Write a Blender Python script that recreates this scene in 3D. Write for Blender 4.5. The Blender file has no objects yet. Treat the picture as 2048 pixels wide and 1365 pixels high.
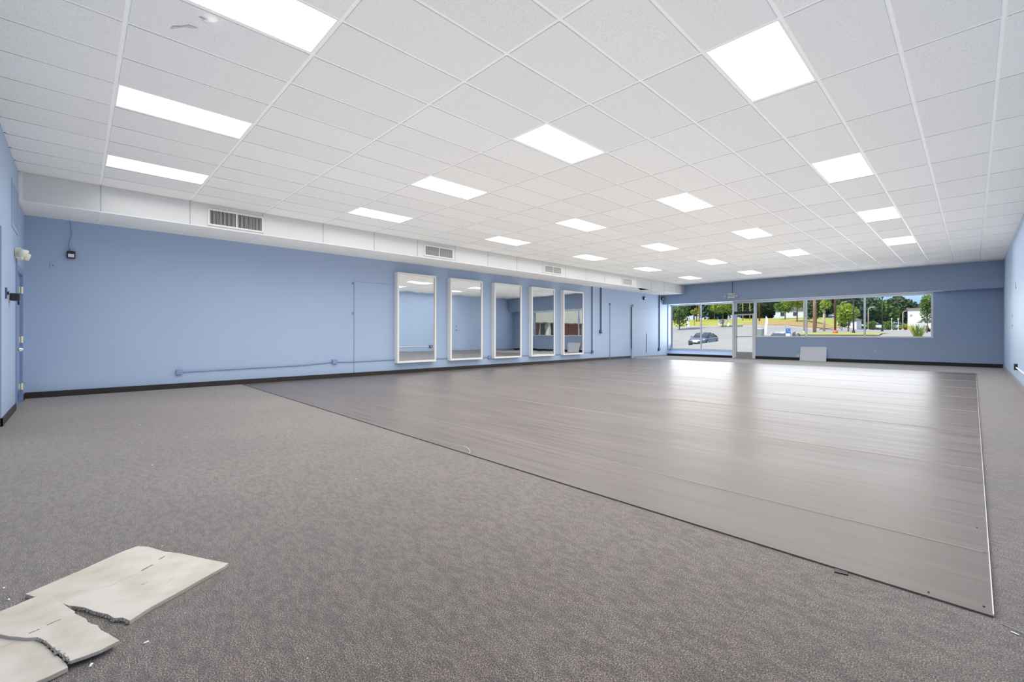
import bpy, math, random
import numpy as np
from mathutils import Matrix, Vector

sc = bpy.context.scene
C = sc.collection
random.seed(7)
rng = np.random.default_rng(7)

# ------------------------------------------------------------------ camera
FPX = 894.30
YAW, PITCH, ROLL = 0.7964, -0.0004, 0.0016
CAM = Vector((11.353, 0.662, 1.120))
fw = Vector((-math.sin(YAW) * math.cos(PITCH), math.cos(YAW) * math.cos(PITCH), math.sin(PITCH)))
rt = Vector((math.cos(YAW), math.sin(YAW), 0))
up = rt.cross(fw)
rt2 = rt * math.cos(ROLL) + up * math.sin(ROLL)
up2 = -rt * math.sin(ROLL) + up * math.cos(ROLL)
cd = bpy.data.cameras.new('camera')
cam = bpy.data.objects.new('camera', cd)
C.objects.link(cam)
M = Matrix(((rt2.x, up2.x, -fw.x, CAM.x), (rt2.y, up2.y, -fw.y, CAM.y), (rt2.z, up2.z, -fw.z, CAM.z), (0, 0, 0, 1)))
cam.matrix_world = M
cd.sensor_width = 36.0
cd.sensor_fit = 'HORIZONTAL'
cd.lens = FPX / 2048 * 36
cd.shift_x = -8.03 / 2048
cd.shift_y = -13.28 / 2048
cd.clip_start = 0.05
cd.clip_end = 1000
sc.camera = cam

# ------------------------------------------------------------------ world, sun, exposure
SKY_STRENGTH = 1.15
SUN_STRENGTH = 4.6
CEILING_FILL_WATTS = 960.0         # added lamp under the ceiling, standing in for the panels' light
UPWARD_FILL_WATTS = 465.0       # added lamp near the floor, imitating light bounced upward
LENS_EMISSION = 3.0
WINDOW_FILL_WATTS = 16.5           # added lamps at the windows, watts per square metre of lamp
world = bpy.data.worlds.new('sky')
sc.world = world
world.use_nodes = True
nt = world.node_tree
nt.nodes.clear()
wo = nt.nodes.new('ShaderNodeOutputWorld')
bg = nt.nodes.new('ShaderNodeBackground')
tc = nt.nodes.new('ShaderNodeTexCoord')
mp = nt.nodes.new('ShaderNodeMapping')
mp.inputs['Scale'].default_value = (1.0, 1.0, 3.2)
nz = nt.nodes.new('ShaderNodeTexNoise')
nz.inputs['Scale'].default_value = 3.4
nz.inputs['Detail'].default_value = 6
nz.inputs['Roughness'].default_value = 0.55
rp = nt.nodes.new('ShaderNodeValToRGB')
rp.color_ramp.elements[0].position = 0.42
rp.color_ramp.elements[0].color = (0.40, 0.62, 0.95, 1)
rp.color_ramp.elements[1].position = 0.66
rp.color_ramp.elements[1].color = (0.92, 0.95, 1.0, 1)
nt.links.new(tc.outputs['Generated'], mp.inputs['Vector'])
nt.links.new(mp.outputs['Vector'], nz.inputs['Vector'])
nt.links.new(nz.outputs['Fac'], rp.inputs['Fac'])
nt.links.new(rp.outputs['Color'], bg.inputs['Color'])
bg.inputs['Strength'].default_value = SKY_STRENGTH
nt.links.new(bg.outputs['Background'], wo.inputs['Surface'])

sd = bpy.data.lights.new('sun', 'SUN')
sd.energy = SUN_STRENGTH
sd.angle = 0.01
sd.color = (1.0, 0.96, 0.88)
sun = bpy.data.objects.new('sun', sd)
C.objects.link(sun)
sun.rotation_euler = Vector((0.35, 0.75, -1.0)).to_track_quat('-Z', 'Y').to_euler()
sun.location = (0, -10, 30)

def fill_lamp(name, watts, x0, x1, y0, y1, z, down, spread, col):
    d = bpy.data.lights.new(name, 'AREA')
    d.shape = 'RECTANGLE'
    d.size, d.size_y = x1 - x0, y1 - y0
    d.energy = watts
    d.spread = math.radians(spread)
    d.color = col
    o = bpy.data.objects.new(name, d)
    C.objects.link(o)
    o.location = ((x0 + x1) / 2, (y0 + y1) / 2, z)
    o.rotation_euler = (0 if down else math.pi, 0, 0)
fill_lamp('ceiling_fill', CEILING_FILL_WATTS, 1.3, 11.9, 0.9, 18.0, 3.57, True, 150, (1.0, 0.985, 0.955))  # unseen lamp, added to light floor and walls evenly
fill_lamp('upward_fill', UPWARD_FILL_WATTS, 0.08, 11.95, 0.2, 18.8, 0.06, False, 135, (1.0, 0.985, 0.96))  # unseen upward lamp, added to brighten the ceiling

def window_fill(name, watts, x0, x1, z0, z1, y):  # unseen lamp at a window, added to brighten side walls and vinyl
    d = bpy.data.lights.new(name, 'AREA')
    d.shape = 'RECTANGLE'
    d.size, d.size_y = x1 - x0, z1 - z0
    d.energy = watts * (x1 - x0) * (z1 - z0)
    d.color = (0.93, 0.97, 1.0)
    o = bpy.data.objects.new(name, d)
    C.objects.link(o)
    o.location = ((x0 + x1) / 2, y, (z0 + z1) / 2)
    o.rotation_euler = (-math.pi / 2, 0, 0)
    return o
window_fill_a = window_fill('low_window_fill', WINDOW_FILL_WATTS, 0.08, 3.26, 0.60, 2.60, 23.315)
window_fill_b = window_fill('long_window_fill', WINDOW_FILL_WATTS, 4.35, 10.25, 1.08, 2.58, 22.99)

vs = sc.view_settings
vs.view_transform = 'Standard'
vs.look = 'None'
vs.exposure = 0.0
vs.gamma = 1.0
vs.use_curve_mapping = False
sc.cycles.max_bounces = 6
sc.cycles.diffuse_bounces = 4
sc.cycles.glossy_bounces = 4
sc.cycles.transparent_max_bounces = 12
sc.cycles.use_denoising = True
sc.cycles.adaptive_threshold = 0.02
sc.cycles.caustics_reflective = False

# ------------------------------------------------------------------ materials
def newmat(name):
    m = bpy.data.materials.new(name)
    m.use_nodes = True
    b = m.node_tree.nodes['Principled BSDF']
    return m, m.node_tree, b

def mat(name, col, rough=0.6, metal=0.0, spec=0.5, noise=0.0, nscale=8.0, bump=0.0, bscale=60.0, bdist=0.002, sheen=0.0):
    m, t, b = newmat(name)
    b.inputs['Roughness'].default_value = rough
    b.inputs['Metallic'].default_value = metal
    b.inputs['Specular IOR Level'].default_value = spec
    if sheen:
        b.inputs['Sheen Weight'].default_value = sheen
    tc = t.nodes.new('ShaderNodeTexCoord')
    n = t.nodes.new('ShaderNodeTexNoise')
    n.inputs['Scale'].default_value = nscale
    n.inputs['Detail'].default_value = 1.5
    t.links.new(tc.outputs['Object'], n.inputs['Vector'])
    mx = t.nodes.new('ShaderNodeMix')
    mx.data_type = 'RGBA'
    a = noise
    mx.inputs['A'].default_value = (col[0] * (1 - a), col[1] * (1 - a), col[2] * (1 - a), 1)
    mx.inputs['B'].default_value = (min(1, col[0] * (1 + a)), min(1, col[1] * (1 + a)), min(1, col[2] * (1 + a)), 1)
    t.links.new(n.outputs['Fac'], mx.inputs['Factor'])
    t.links.new(mx.outputs['Result'], b.inputs['Base Color'])
    if bump:
        n2 = t.nodes.new('ShaderNodeTexNoise')
        n2.inputs['Scale'].default_value = bscale
        n2.inputs['Detail'].default_value = 1
        t.links.new(tc.outputs['Object'], n2.inputs['Vector'])
        bp = t.nodes.new('ShaderNodeBump')
        bp.inputs['Strength'].default_value = bump
        bp.inputs['Distance'].default_value = bdist
        t.links.new(n2.outputs['Fac'], bp.inputs['Height'])
        t.links.new(bp.outputs['Normal'], b.inputs['Normal'])
    return m

def emit(name, col, strength):
    m, t, b = newmat(name)
    b.inputs['Base Color'].default_value = (0.9, 0.9, 0.9, 1)
    b.inputs['Emission Color'].default_value = (*col, 1)
    b.inputs['Emission Strength'].default_value = strength
    return m

PAINT = (0.385, 0.492, 0.668)
m_paint = mat('blue_wall_paint', PAINT, 0.55, spec=0.35, noise=0.035, nscale=0.9, bump=0.25, bscale=90, bdist=0.0015)
m_paint_trim = mat('blue_gloss_paint', (0.20, 0.29, 0.47), 0.4, noise=0.03)
m_black_base = mat('black_vinyl_base', (0.012, 0.012, 0.014), 0.5, noise=0.2)
m_brown_base = mat('dark_brown_vinyl_base', (0.030, 0.025, 0.022), 0.45, noise=0.4, nscale=6)
m_grey_base = mat('grey_rubber_base', (0.26, 0.28, 0.31), 0.6, noise=0.15)
m_white = mat('white_enamel', (0.80, 0.80, 0.78), 0.4, noise=0.02)
m_white_frame = mat('white_painted_wood', (0.83, 0.82, 0.79), 0.45, noise=0.03, nscale=14)
m_alu = mat('white_coated_aluminium', (0.90, 0.90, 0.91), 0.4, noise=0.03)
m_grey_metal = mat('grey_metal', (0.45, 0.46, 0.47), 0.4, metal=0.5, noise=0.05)
m_chrome = mat('satin_chrome', (0.75, 0.74, 0.72), 0.25, metal=0.9, noise=0.03)
m_black = mat('black_plastic', (0.015, 0.015, 0.017), 0.45, noise=0.2)
m_dark_conduit = mat('slate_painted_conduit', (0.06, 0.085, 0.15), 0.5, noise=0.1)
m_blue_conduit = mat('blue_painted_conduit', (0.23, 0.32, 0.52), 0.45, noise=0.04)
m_seam = mat('blue_filler_seam', (0.20, 0.28, 0.46), 0.6, noise=0.1)
m_plenum = mat('dark_plenum', (0.01, 0.01, 0.01), 0.9, noise=0.3)
m_ivory = mat('ivory_plastic', (0.78, 0.74, 0.62), 0.45, noise=0.02)
m_lens_glow = emit('glowing_diffuser', (1.0, 0.995, 0.98), LENS_EMISSION)
m_lens_glow.cycles.emission_sampling = 'NONE'
m_concrete = mat('pale_concrete', (0.52, 0.50, 0.47), 0.9, noise=0.12, nscale=2)

def tile_material():
    m, t, b = newmat('fissured_ceiling_board')
    tc = t.nodes.new('ShaderNodeTexCoord')
    oi = t.nodes.new('ShaderNodeObjectInfo')
    n = t.nodes.new('ShaderNodeTexNoise'); n.inputs['Scale'].default_value = 240; n.inputs['Detail'].default_value = 1.5
    for x in (n,):
        t.links.new(tc.outputs['Object'], x.inputs['Vector'])
    r = t.nodes.new('ShaderNodeValToRGB')
    r.color_ramp.elements[0].position = 0.36; r.color_ramp.elements[0].color = (0.58, 0.58, 0.57, 1)
    r.color_ramp.elements[1].position = 0.50; r.color_ramp.elements[1].color = (0.815, 0.815, 0.805, 1)
    t.links.new(n.outputs['Fac'], r.inputs['Fac'])
    hs = t.nodes.new('ShaderNodeHueSaturation')
    ad = t.nodes.new('ShaderNodeMath'); ad.operation = 'MULTIPLY_ADD'
    t.links.new(oi.outputs['Random'], ad.inputs[0]); ad.inputs[1].default_value = 0.05; ad.inputs[2].default_value = 0.955
    t.links.new(ad.outputs[0], hs.inputs['Value'])
    t.links.new(r.outputs['Color'], hs.inputs['Color'])
    t.links.new(hs.outputs['Color'], b.inputs['Base Color'])
    b.inputs['Roughness'].default_value = 0.92
    b.inputs['Specular IOR Level'].default_value = 0.15
    bp = t.nodes.new('ShaderNodeBump'); bp.inputs['Strength'].default_value = 0.35; bp.inputs['Distance'].default_value = 0.002
    t.links.new(n.outputs['Fac'], bp.inputs['Height'])
    t.links.new(bp.outputs['Normal'], b.inputs['Normal'])
    return m
m_tile = tile_material()

def carpet_material():
    m, t, b = newmat('grey_loop_carpet')
    tc = t.nodes.new('ShaderNodeTexCoord')
    n = t.nodes.new('ShaderNodeTexNoise'); n.inputs['Scale'].default_value = 190; n.inputs['Detail'].default_value = 2.2; n.inputs['Roughness'].default_value = 0.6
    n2 = t.nodes.new('ShaderNodeTexNoise'); n2.inputs['Scale'].default_value = 5.5; n2.inputs['Detail'].default_value = 1.5
    n3 = t.nodes.new('ShaderNodeTexNoise'); n3.inputs['Scale'].default_value = 0.8; n3.inputs['Detail'].default_value = 1.5
    mpp = t.nodes.new('ShaderNodeMapping'); mpp.inputs['Scale'].default_value = (1.0, 1.25, 1.0)
    t.links.new(tc.outputs['Object'], mpp.inputs['Vector'])
    t.links.new(mpp.outputs['Vector'], n.inputs['Vector'])
    t.links.new(tc.outputs['Object'], n2.inputs['Vector'])
    t.links.new(tc.outputs['Object'], n3.inputs['Vector'])
    r = t.nodes.new('ShaderNodeValToRGB')
    e = r.color_ramp.elements
    e[0].position = 0.34; e[0].color = (0.010, 0.008, 0.007, 1)
    e[1].position = 0.68; e[1].color = (0.40, 0.335, 0.29, 1)
    x = e.new(0.50); x.color = (0.098, 0.080, 0.070, 1)
    t.links.new(n.outputs['Fac'], r.inputs['Fac'])
    r2 = t.nodes.new('ShaderNodeValToRGB')
    r2.color_ramp.elements[0].position = 0.35; r2.color_ramp.elements[0].color = (0.97, 1.0, 0.96, 1)
    r2.color_ramp.elements[1].position = 0.65; r2.color_ramp.elements[1].color = (1.05, 0.97, 0.97, 1)
    t.links.new(n2.outputs['Fac'], r2.inputs['Fac'])
    mu = t.nodes.new('ShaderNodeMix'); mu.data_type = 'RGBA'; mu.blend_type = 'MULTIPLY'; mu.inputs['Factor'].default_value = 1
    t.links.new(r.outputs['Color'], mu.inputs['A']); t.links.new(r2.outputs['Color'], mu.inputs['B'])
    r3 = t.nodes.new('ShaderNodeValToRGB')
    r3.color_ramp.elements[0].position = 0.3; r3.color_ramp.elements[0].color = (0.9, 0.9, 0.9, 1)
    r3.color_ramp.elements[1].position = 0.7; r3.color_ramp.elements[1].color = (1.08, 1.08, 1.08, 1)
    t.links.new(n3.outputs['Fac'], r3.inputs['Fac'])
    mu2 = t.nodes.new('ShaderNodeMix'); mu2.data_type = 'RGBA'; mu2.blend_type = 'MULTIPLY'; mu2.inputs['Factor'].default_value = 1
    t.links.new(mu.outputs['Result'], mu2.inputs['A']); t.links.new(r3.outputs['Color'], mu2.inputs['B'])
    n4 = t.nodes.new('ShaderNodeTexNoise'); n4.inputs['Scale'].default_value = 32; n4.inputs['Detail'].default_value = 1.5
    mp4 = t.nodes.new('ShaderNodeMapping'); mp4.inputs['Scale'].default_value = (0.6, 1.3, 1.0); mp4.inputs['Rotation'].default_value = (0, 0, 0.3)
    t.links.new(tc.outputs['Object'], mp4.inputs['Vector']); t.links.new(mp4.outputs['Vector'], n4.inputs['Vector'])
    r4 = t.nodes.new('ShaderNodeValToRGB')
    r4.color_ramp.elements[0].position = 0.34; r4.color_ramp.elements[0].color = (0.70, 0.70, 0.70, 1)
    r4.color_ramp.elements[1].position = 0.62; r4.color_ramp.elements[1].color = (1.10, 1.10, 1.10, 1)
    t.links.new(n4.outputs['Fac'], r4.inputs['Fac'])
    mu3 = t.nodes.new('ShaderNodeMix'); mu3.data_type = 'RGBA'; mu3.blend_type = 'MULTIPLY'; mu3.inputs['Factor'].default_value = 1
    t.links.new(mu2.outputs['Result'], mu3.inputs['A']); t.links.new(r4.outputs['Color'], mu3.inputs['B'])
    t.links.new(mu3.outputs['Result'], b.inputs['Base Color'])
    b.inputs['Roughness'].default_value = 1.0
    b.inputs['Specular IOR Level'].default_value = 0.1
    b.inputs['Sheen Weight'].default_value = 0.35
    b.inputs['Sheen Roughness'].default_value = 0.6
    bp = t.nodes.new('ShaderNodeBump'); bp.inputs['Strength'].default_value = 0.35; bp.inputs['Distance'].default_value = 0.003
    t.links.new(n.outputs['Fac'], bp.inputs['Height'])
    t.links.new(bp.outputs['Normal'], b.inputs['Normal'])
    return m
m_carpet = carpet_material()

def vinyl_material():
    m, t, b = newmat('satin_grey_vinyl')
    tc = t.nodes.new('ShaderNodeTexCoord')
    mp1 = t.nodes.new('ShaderNodeMapping'); mp1.inputs['Scale'].default_value = (0.55, 4.5, 1)
    mp2 = t.nodes.new('ShaderNodeMapping'); mp2.inputs['Scale'].default_value = (0.35, 1.4, 1)
    mp3 = t.nodes.new('ShaderNodeMapping'); mp3.inputs['Scale'].default_value = (0.8, 18, 1)
    for q in (mp1, mp2, mp3):
        t.links.new(tc.outputs['Object'], q.inputs['Vector'])
    n1 = t.nodes.new('ShaderNodeTexNoise'); n1.inputs['Scale'].default_value = 1.0; n1.inputs['Detail'].default_value = 3; n1.inputs['Distortion'].default_value = 0.4
    n2 = t.nodes.new('ShaderNodeTexNoise'); n2.inputs['Scale'].default_value = 1.0; n2.inputs['Detail'].default_value = 1.5
    n3 = t.nodes.new('ShaderNodeTexNoise'); n3.inputs['Scale'].default_value = 1.0; n3.inputs['Detail'].default_value = 2
    t.links.new(mp1.outputs['Vector'], n1.inputs['Vector']); t.links.new(mp2.outputs['Vector'], n2.inputs['Vector']); t.links.new(mp3.outputs['Vector'], n3.inputs['Vector'])
    r = t.nodes.new('ShaderNodeValToRGB')
    r.color_ramp.elements[0].position = 0.34; r.color_ramp.elements[0].color = (0.095, 0.0768, 0.0675, 1)
    r.color_ramp.elements[1].position = 0.66; r.color_ramp.elements[1].color = (0.150, 0.1235, 0.1095, 1)
    mxn = t.nodes.new('ShaderNodeMath'); mxn.operation = 'MULTIPLY_ADD'; mxn.inputs[1].default_value = 0.6
    t.links.new(n3.outputs['Fac'], mxn.inputs[0])
    hf = t.nodes.new('ShaderNodeMath'); hf.operation = 'MULTIPLY'; hf.inputs[1].default_value = 0.4
    t.links.new(n2.outputs['Fac'], hf.inputs[0]); t.links.new(hf.outputs[0], mxn.inputs[2])
    t.links.new(mxn.outputs[0], r.inputs['Fac'])  # streaks in the base colour imitate reflections varying over the waves
    t.links.new(r.outputs['Color'], b.inputs['Base Color'])
    rr = t.nodes.new('ShaderNodeMapRange')
    rr.inputs['From Min'].default_value = 0.3; rr.inputs['From Max'].default_value = 0.7
    rr.inputs['To Min'].default_value = 0.31; rr.inputs['To Max'].default_value = 0.40
    t.links.new(n3.outputs['Fac'], rr.inputs['Value'])
    t.links.new(rr.outputs['Result'], b.inputs['Roughness'])
    b.inputs['IOR'].default_value = 1.5
    b.inputs['Specular IOR Level'].default_value = 0.45
    t.links.new(rr.outputs['Result'], b.inputs['Roughness'])
    ad = t.nodes.new('ShaderNodeMath'); ad.operation = 'MULTIPLY_ADD'
    t.links.new(n1.outputs['Fac'], ad.inputs[0]); ad.inputs[1].default_value = 0.45
    t.links.new(n2.outputs['Fac'], ad.inputs[2])
    bp = t.nodes.new('ShaderNodeBump'); bp.inputs['Strength'].default_value = 0.8; bp.inputs['Distance'].default_value = 0.016
    t.links.new(ad.outputs[0], bp.inputs['Height'])
    t.links.new(bp.outputs['Normal'], b.inputs['Normal'])
    return m
m_vinyl = vinyl_material()

def glass_material():
    m = bpy.data.materials.new('clear_glass')
    m.use_nodes = True
    t = m.node_tree
    t.nodes.clear()
    o = t.nodes.new('ShaderNodeOutputMaterial')
    mx = t.nodes.new('ShaderNodeMixShader')
    tr = t.nodes.new('ShaderNodeBsdfTransparent'); tr.inputs['Color'].default_value = (0.97, 0.985, 0.98, 1)
    gl = t.nodes.new('ShaderNodeBsdfGlossy'); gl.inputs['Roughness'].default_value = 0.0
    fr = t.nodes.new('ShaderNodeFresnel'); fr.inputs['IOR'].default_value = 1.25
    t.links.new(fr.outputs[0], mx.inputs[0]); t.links.new(tr.outputs[0], mx.inputs[1]); t.links.new(gl.outputs[0], mx.inputs[2])
    t.links.new(mx.outputs[0], o.inputs['Surface'])
    return m
m_glass = glass_material()

def mirror_material():
    m, t, b = newmat('mirror_silver')
    b.inputs['Base Color'].default_value = (0.86, 0.88, 0.88, 1)
    b.inputs['Metallic'].default_value = 1.0
    b.inputs['Roughness'].default_value = 0.015
    tc = t.nodes.new('ShaderNodeTexCoord')
    n = t.nodes.new('ShaderNodeTexNoise'); n.inputs['Scale'].default_value = 2.2; n.inputs['Detail'].default_value = 1
    t.links.new(tc.outputs['Object'], n.inputs['Vector'])
    bp = t.nodes.new('ShaderNodeBump'); bp.inputs['Strength'].default_value = 0.25; bp.inputs['Distance'].default_value = 0.004
    t.links.new(n.outputs['Fac'], bp.inputs['Height'])
    t.links.new(bp.outputs['Normal'], b.inputs['Normal'])
    return m
m_mirror = mirror_material()

def leaf_material(name, c0, c1, trans=0.35):
    m, t, b = newmat(name)
    tc = t.nodes.new('ShaderNodeTexCoord')
    n = t.nodes.new('ShaderNodeTexNoise'); n.inputs['Scale'].default_value = 1.7; n.inputs['Detail'].default_value = 6
    t.links.new(tc.outputs['Object'], n.inputs['Vector'])
    r = t.nodes.new('ShaderNodeValToRGB')
    r.color_ramp.elements[0].position = 0.35; r.color_ramp.elements[0].color = (*c0, 1)
    r.color_ramp.elements[1].position = 0.65; r.color_ramp.elements[1].color = (*c1, 1)
    t.links.new(n.outputs['Fac'], r.inputs['Fac'])
    t.links.new(r.outputs['Color'], b.inputs['Base Color'])
    b.inputs['Roughness'].default_value = 0.6
    tl = t.nodes.new('ShaderNodeBsdfTranslucent')
    t.links.new(r.outputs['Color'], tl.inputs['Color'])
    mx = t.nodes.new('ShaderNodeMixShader'); mx.inputs[0].default_value = trans
    out = t.nodes['Material Output']
    t.links.new(b.outputs[0], mx.inputs[1]); t.links.new(tl.outputs[0], mx.inputs[2]); t.links.new(mx.outputs[0], out.inputs['Surface'])
    return m
m_leaf_lime = leaf_material('lime_leaves', (0.16, 0.26, 0.02), (0.42, 0.52, 0.05))
m_leaf_mid = leaf_material('mid_green_leaves', (0.07, 0.14, 0.03), (0.20, 0.32, 0.06))
m_leaf_dark = leaf_material('dark_green_leaves', (0.035, 0.075, 0.03), (0.10, 0.17, 0.06))
m_leaf_blue = leaf_material('bluish_green_leaves', (0.05, 0.10, 0.06), (0.14, 0.24, 0.12))
m_leaf_red = leaf_material('reddish_leaves', (0.20, 0.10, 0.05), (0.42, 0.28, 0.16))
m_bark = mat('brown_bark', (0.16, 0.10, 0.07), 0.9, noise=0.3, nscale=6)
m_pole_wood = mat('weathered_pole_wood', (0.42, 0.25, 0.16), 0.85, noise=0.25, nscale=5)
m_pole_red = mat('creosote_pole_wood', (0.17, 0.07, 0.05), 0.85, noise=0.3, nscale=5)
m_lamp_black = mat('black_lamp_post', (0.02, 0.02, 0.022), 0.4, noise=0.1)
m_lamp_tan = mat('tan_lamp_post', (0.50, 0.40, 0.30), 0.5, noise=0.1)
m_flag_white = mat('white_banner_cloth', (0.85, 0.82, 0.84), 0.8, noise=0.03)
m_asphalt = mat('sunlit_asphalt', (0.37, 0.345, 0.33), 0.9, noise=0.12, nscale=0.6)
m_grass = leaf_material('mown_grass', (0.36, 0.37, 0.035), (0.50, 0.47, 0.07), 0.0)
m_grass_dry = mat('dry_orange_grass', (0.46, 0.30, 0.11), 0.9, noise=0.3, nscale=1.5)
m_white_wall = mat('white_siding', (0.74, 0.75, 0.78), 0.8, noise=0.04)
m_roof_brown = mat('brown_shingle_roof', (0.28, 0.20, 0.16), 0.9, noise=0.2)
m_roof_grey = mat('grey_shingle_roof', (0.18, 0.19, 0.21), 0.9, noise=0.2)
m_brick = mat('red_brick', (0.33, 0.13, 0.09), 0.85, noise=0.35, nscale=9)
m_beige = mat('beige_fascia', (0.56, 0.53, 0.43), 0.8, noise=0.05)
m_dark_glass = mat('dark_window_glass', (0.05, 0.06, 0.07), 0.05, noise=0.1)
m_car_blue = mat('dark_blue_car_paint', (0.16, 0.19, 0.26), 0.25, metal=0.4, noise=0.05)
m_car_white = mat('white_car_paint', (0.75, 0.75, 0.76), 0.25, noise=0.02)
m_car_silver = mat('silver_car_paint', (0.58, 0.59, 0.60), 0.25, metal=0.4, noise=0.02)
m_car_red = mat('red_car_paint', (0.35, 0.05, 0.04), 0.25, noise=0.02)
m_rubber = mat('tyre_rubber', (0.015, 0.015, 0.015), 0.8, noise=0.2)
m_headlight = mat('headlight_glass', (0.6, 0.62, 0.66), 0.1, noise=0.02)
m_blue_sign = mat('blue_sign_face', (0.03, 0.16, 0.55), 0.4, noise=0.02)
m_ink = mat('black_ink', (0.05, 0.047, 0.043), 0.8, noise=0.1)
m_pencil = mat('faint_grey_pencil', (0.42, 0.40, 0.37), 0.8, noise=0.1)
m_pink = mat('pink_sign_ink', (0.55, 0.16, 0.28), 0.7, noise=0.05)
m_gypsum = mat('crumbly_gypsum', (0.40, 0.36, 0.33), 0.95, noise=0.35, nscale=60, bump=0.8, bscale=150, bdist=0.004)
m_white_crumb = mat('white_gypsum_crumb', (0.85, 0.84, 0.82), 0.9, noise=0.05)

def drywall_material():
    m, t, b = newmat('cream_drywall_paper')
    tc = t.nodes.new('ShaderNodeTexCoord')
    n = t.nodes.new('ShaderNodeTexNoise'); n.inputs['Scale'].default_value = 6; n.inputs['Detail'].default_value = 5
    mp = t.nodes.new('ShaderNodeMapping'); mp.inputs['Rotation'].default_value = (0, 0, 0.95); mp.inputs['Scale'].default_value = (60, 3, 1)
    n2 = t.nodes.new('ShaderNodeTexNoise'); n2.inputs['Scale'].default_value = 3; n2.inputs['Detail'].default_value = 3
    t.links.new(tc.outputs['Object'], n.inputs['Vector']); t.links.new(tc.outputs['Object'], mp.inputs['Vector']); t.links.new(mp.outputs['Vector'], n2.inputs['Vector'])
    r = t.nodes.new('ShaderNodeValToRGB')
    r.color_ramp.elements[0].position = 0.32; r.color_ramp.elements[0].color = (0.45, 0.405, 0.33, 1)
    r.color_ramp.elements[1].position = 0.60; r.color_ramp.elements[1].color = (0.56, 0.515, 0.46, 1)
    t.links.new(n.outputs['Fac'], r.inputs['Fac'])
    mx = t.nodes.new('ShaderNodeMix'); mx.data_type = 'RGBA'; mx.blend_type = 'OVERLAY'; mx.inputs['Factor'].default_value = 0.12
    t.links.new(r.outputs['Color'], mx.inputs['A']); t.links.new(n2.outputs['Fac'], mx.inputs['B'])
    t.links.new(mx.outputs['Result'], b.inputs['Base Color'])
    b.inputs['Roughness'].default_value = 0.85
    return m
m_drywall = drywall_material()

# ------------------------------------------------------------------ geometry helpers
class MB:
    def __init__(s):
        s.v = []; s.f = []
    def box(s, x0, x1, y0, y1, z0, z1):
        b = len(s.v)
        s.v += [(x0, y0, z0), (x1, y0, z0), (x1, y1, z0), (x0, y1, z0), (x0, y0, z1), (x1, y0, z1), (x1, y1, z1), (x0, y1, z1)]
        s.f += [tuple(b + i for i in q) for q in ((0, 3, 2, 1), (4, 5, 6, 7), (0, 1, 5, 4), (1, 2, 6, 5), (2, 3, 7, 6), (3, 0, 4, 7))]
        return s
    def tube(s, pts, r, n=8, r1=None):
        pts = [Vector(p) for p in pts]
        rings = []
        for i, p in enumerate(pts):
            d = (pts[min(i + 1, len(pts) - 1)] - pts[max(i - 1, 0)]).normalized()
            a = d.orthogonal().normalized() if abs(d.z) < 0.95 else Vector((1, 0, 0))
            a = (a - d * a.dot(d)).normalized()
            c = d.cross(a)
            rr = r if r1 is None else r + (r1 - r) * i / (len(pts) - 1)
            b = len(s.v)
            s.v += [tuple(p + a * rr * math.cos(2 * math.pi * k / n) + c * rr * math.sin(2 * math.pi * k / n)) for k in range(n)]
            rings.append(b)
        for i in range(len(rings) - 1):
            for k in range(n):
                s.f.append((rings[i] + k, rings[i] + (k + 1) % n, rings[i + 1] + (k + 1) % n, rings[i + 1] + k))
        s.f.append(tuple(rings[0] + k for k in reversed(range(n))))
        s.f.append(tuple(rings[-1] + k for k in range(n)))
        return s
    def prism(s, poly, z0, z1):
        """vertical prism over an (x, y) outline"""
        n = len(poly); b = len(s.v)
        s.v += [(p[0], p[1], z0) for p in poly] + [(p[0], p[1], z1) for p in poly]
        s.f.append(tuple(b + n + i for i in range(n)))
        s.f.append(tuple(b + i for i in reversed(range(n))))
        s.f += [(b + i, b + (i + 1) % n, b + n + (i + 1) % n, b + n + i) for i in range(n)]
        return s
    def loft(s, rings):
        n = len(rings[0]); bs = []
        for r in rings:
            bs.append(len(s.v)); s.v += [tuple(p) for p in r]
        for i in range(len(bs) - 1):
            for k in range(n):
                s.f.append((bs[i] + k, bs[i] + (k + 1) % n, bs[i + 1] + (k + 1) % n, bs[i + 1] + k))
        s.f.append(tuple(bs[0] + k for k in reversed(range(n))))
        s.f.append(tuple(bs[-1] + k for k in range(n)))
        return s
    def sphere(s, c, r, n=8, m=6, sz=1.0):
        return s.loft([[(c[0] + r * math.sin(math.pi * (i + .02) / (m + .04)) * math.cos(2 * math.pi * k / n),
                         c[1] + r * math.sin(math.pi * (i + .02) / (m + .04)) * math.sin(2 * math.pi * k / n),
                         c[2] - sz * r * math.cos(math.pi * (i + .02) / (m + .04))) for k in range(n)] for i in range(m + 1)])
    def mesh(s, name, m, smooth=False, off=(0, 0, 0)):
        me = bpy.data.meshes.new(name)
        me.from_pydata([(a - off[0], b - off[1], c - off[2]) for a, b, c in s.v], [], s.f)
        me.validate()
        me.materials.append(m)
        if smooth:
            for p in me.polygons:
                p.use_smooth = True
        return me
    def build(s, name, m, parent=None, smooth=False, bevel=0.0):
        """links ONE mesh object; vertices are given in world space, the origin goes to the parent's or the base centre"""
        if parent is not None:
            off = tuple(WORLD.get(parent.name, parent.location))
            loc = (0, 0, 0)
        else:
            xs = [v[0] for v in s.v]; ys = [v[1] for v in s.v]; zs = [v[2] for v in s.v]
            off = ((min(xs) + max(xs)) / 2, (min(ys) + max(ys)) / 2, min(zs))
            loc = off
        o = bpy.data.objects.new(name, s.mesh(name, m, smooth, off))
        C.objects.link(o)
        o.location = loc
        if parent is not None:
            o.parent = parent
            WORLD[o.name] = off
        if bevel:
            bv = o.modifiers.new('edge', 'BEVEL'); bv.width = bevel; bv.segments = 2
        return o

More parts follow.
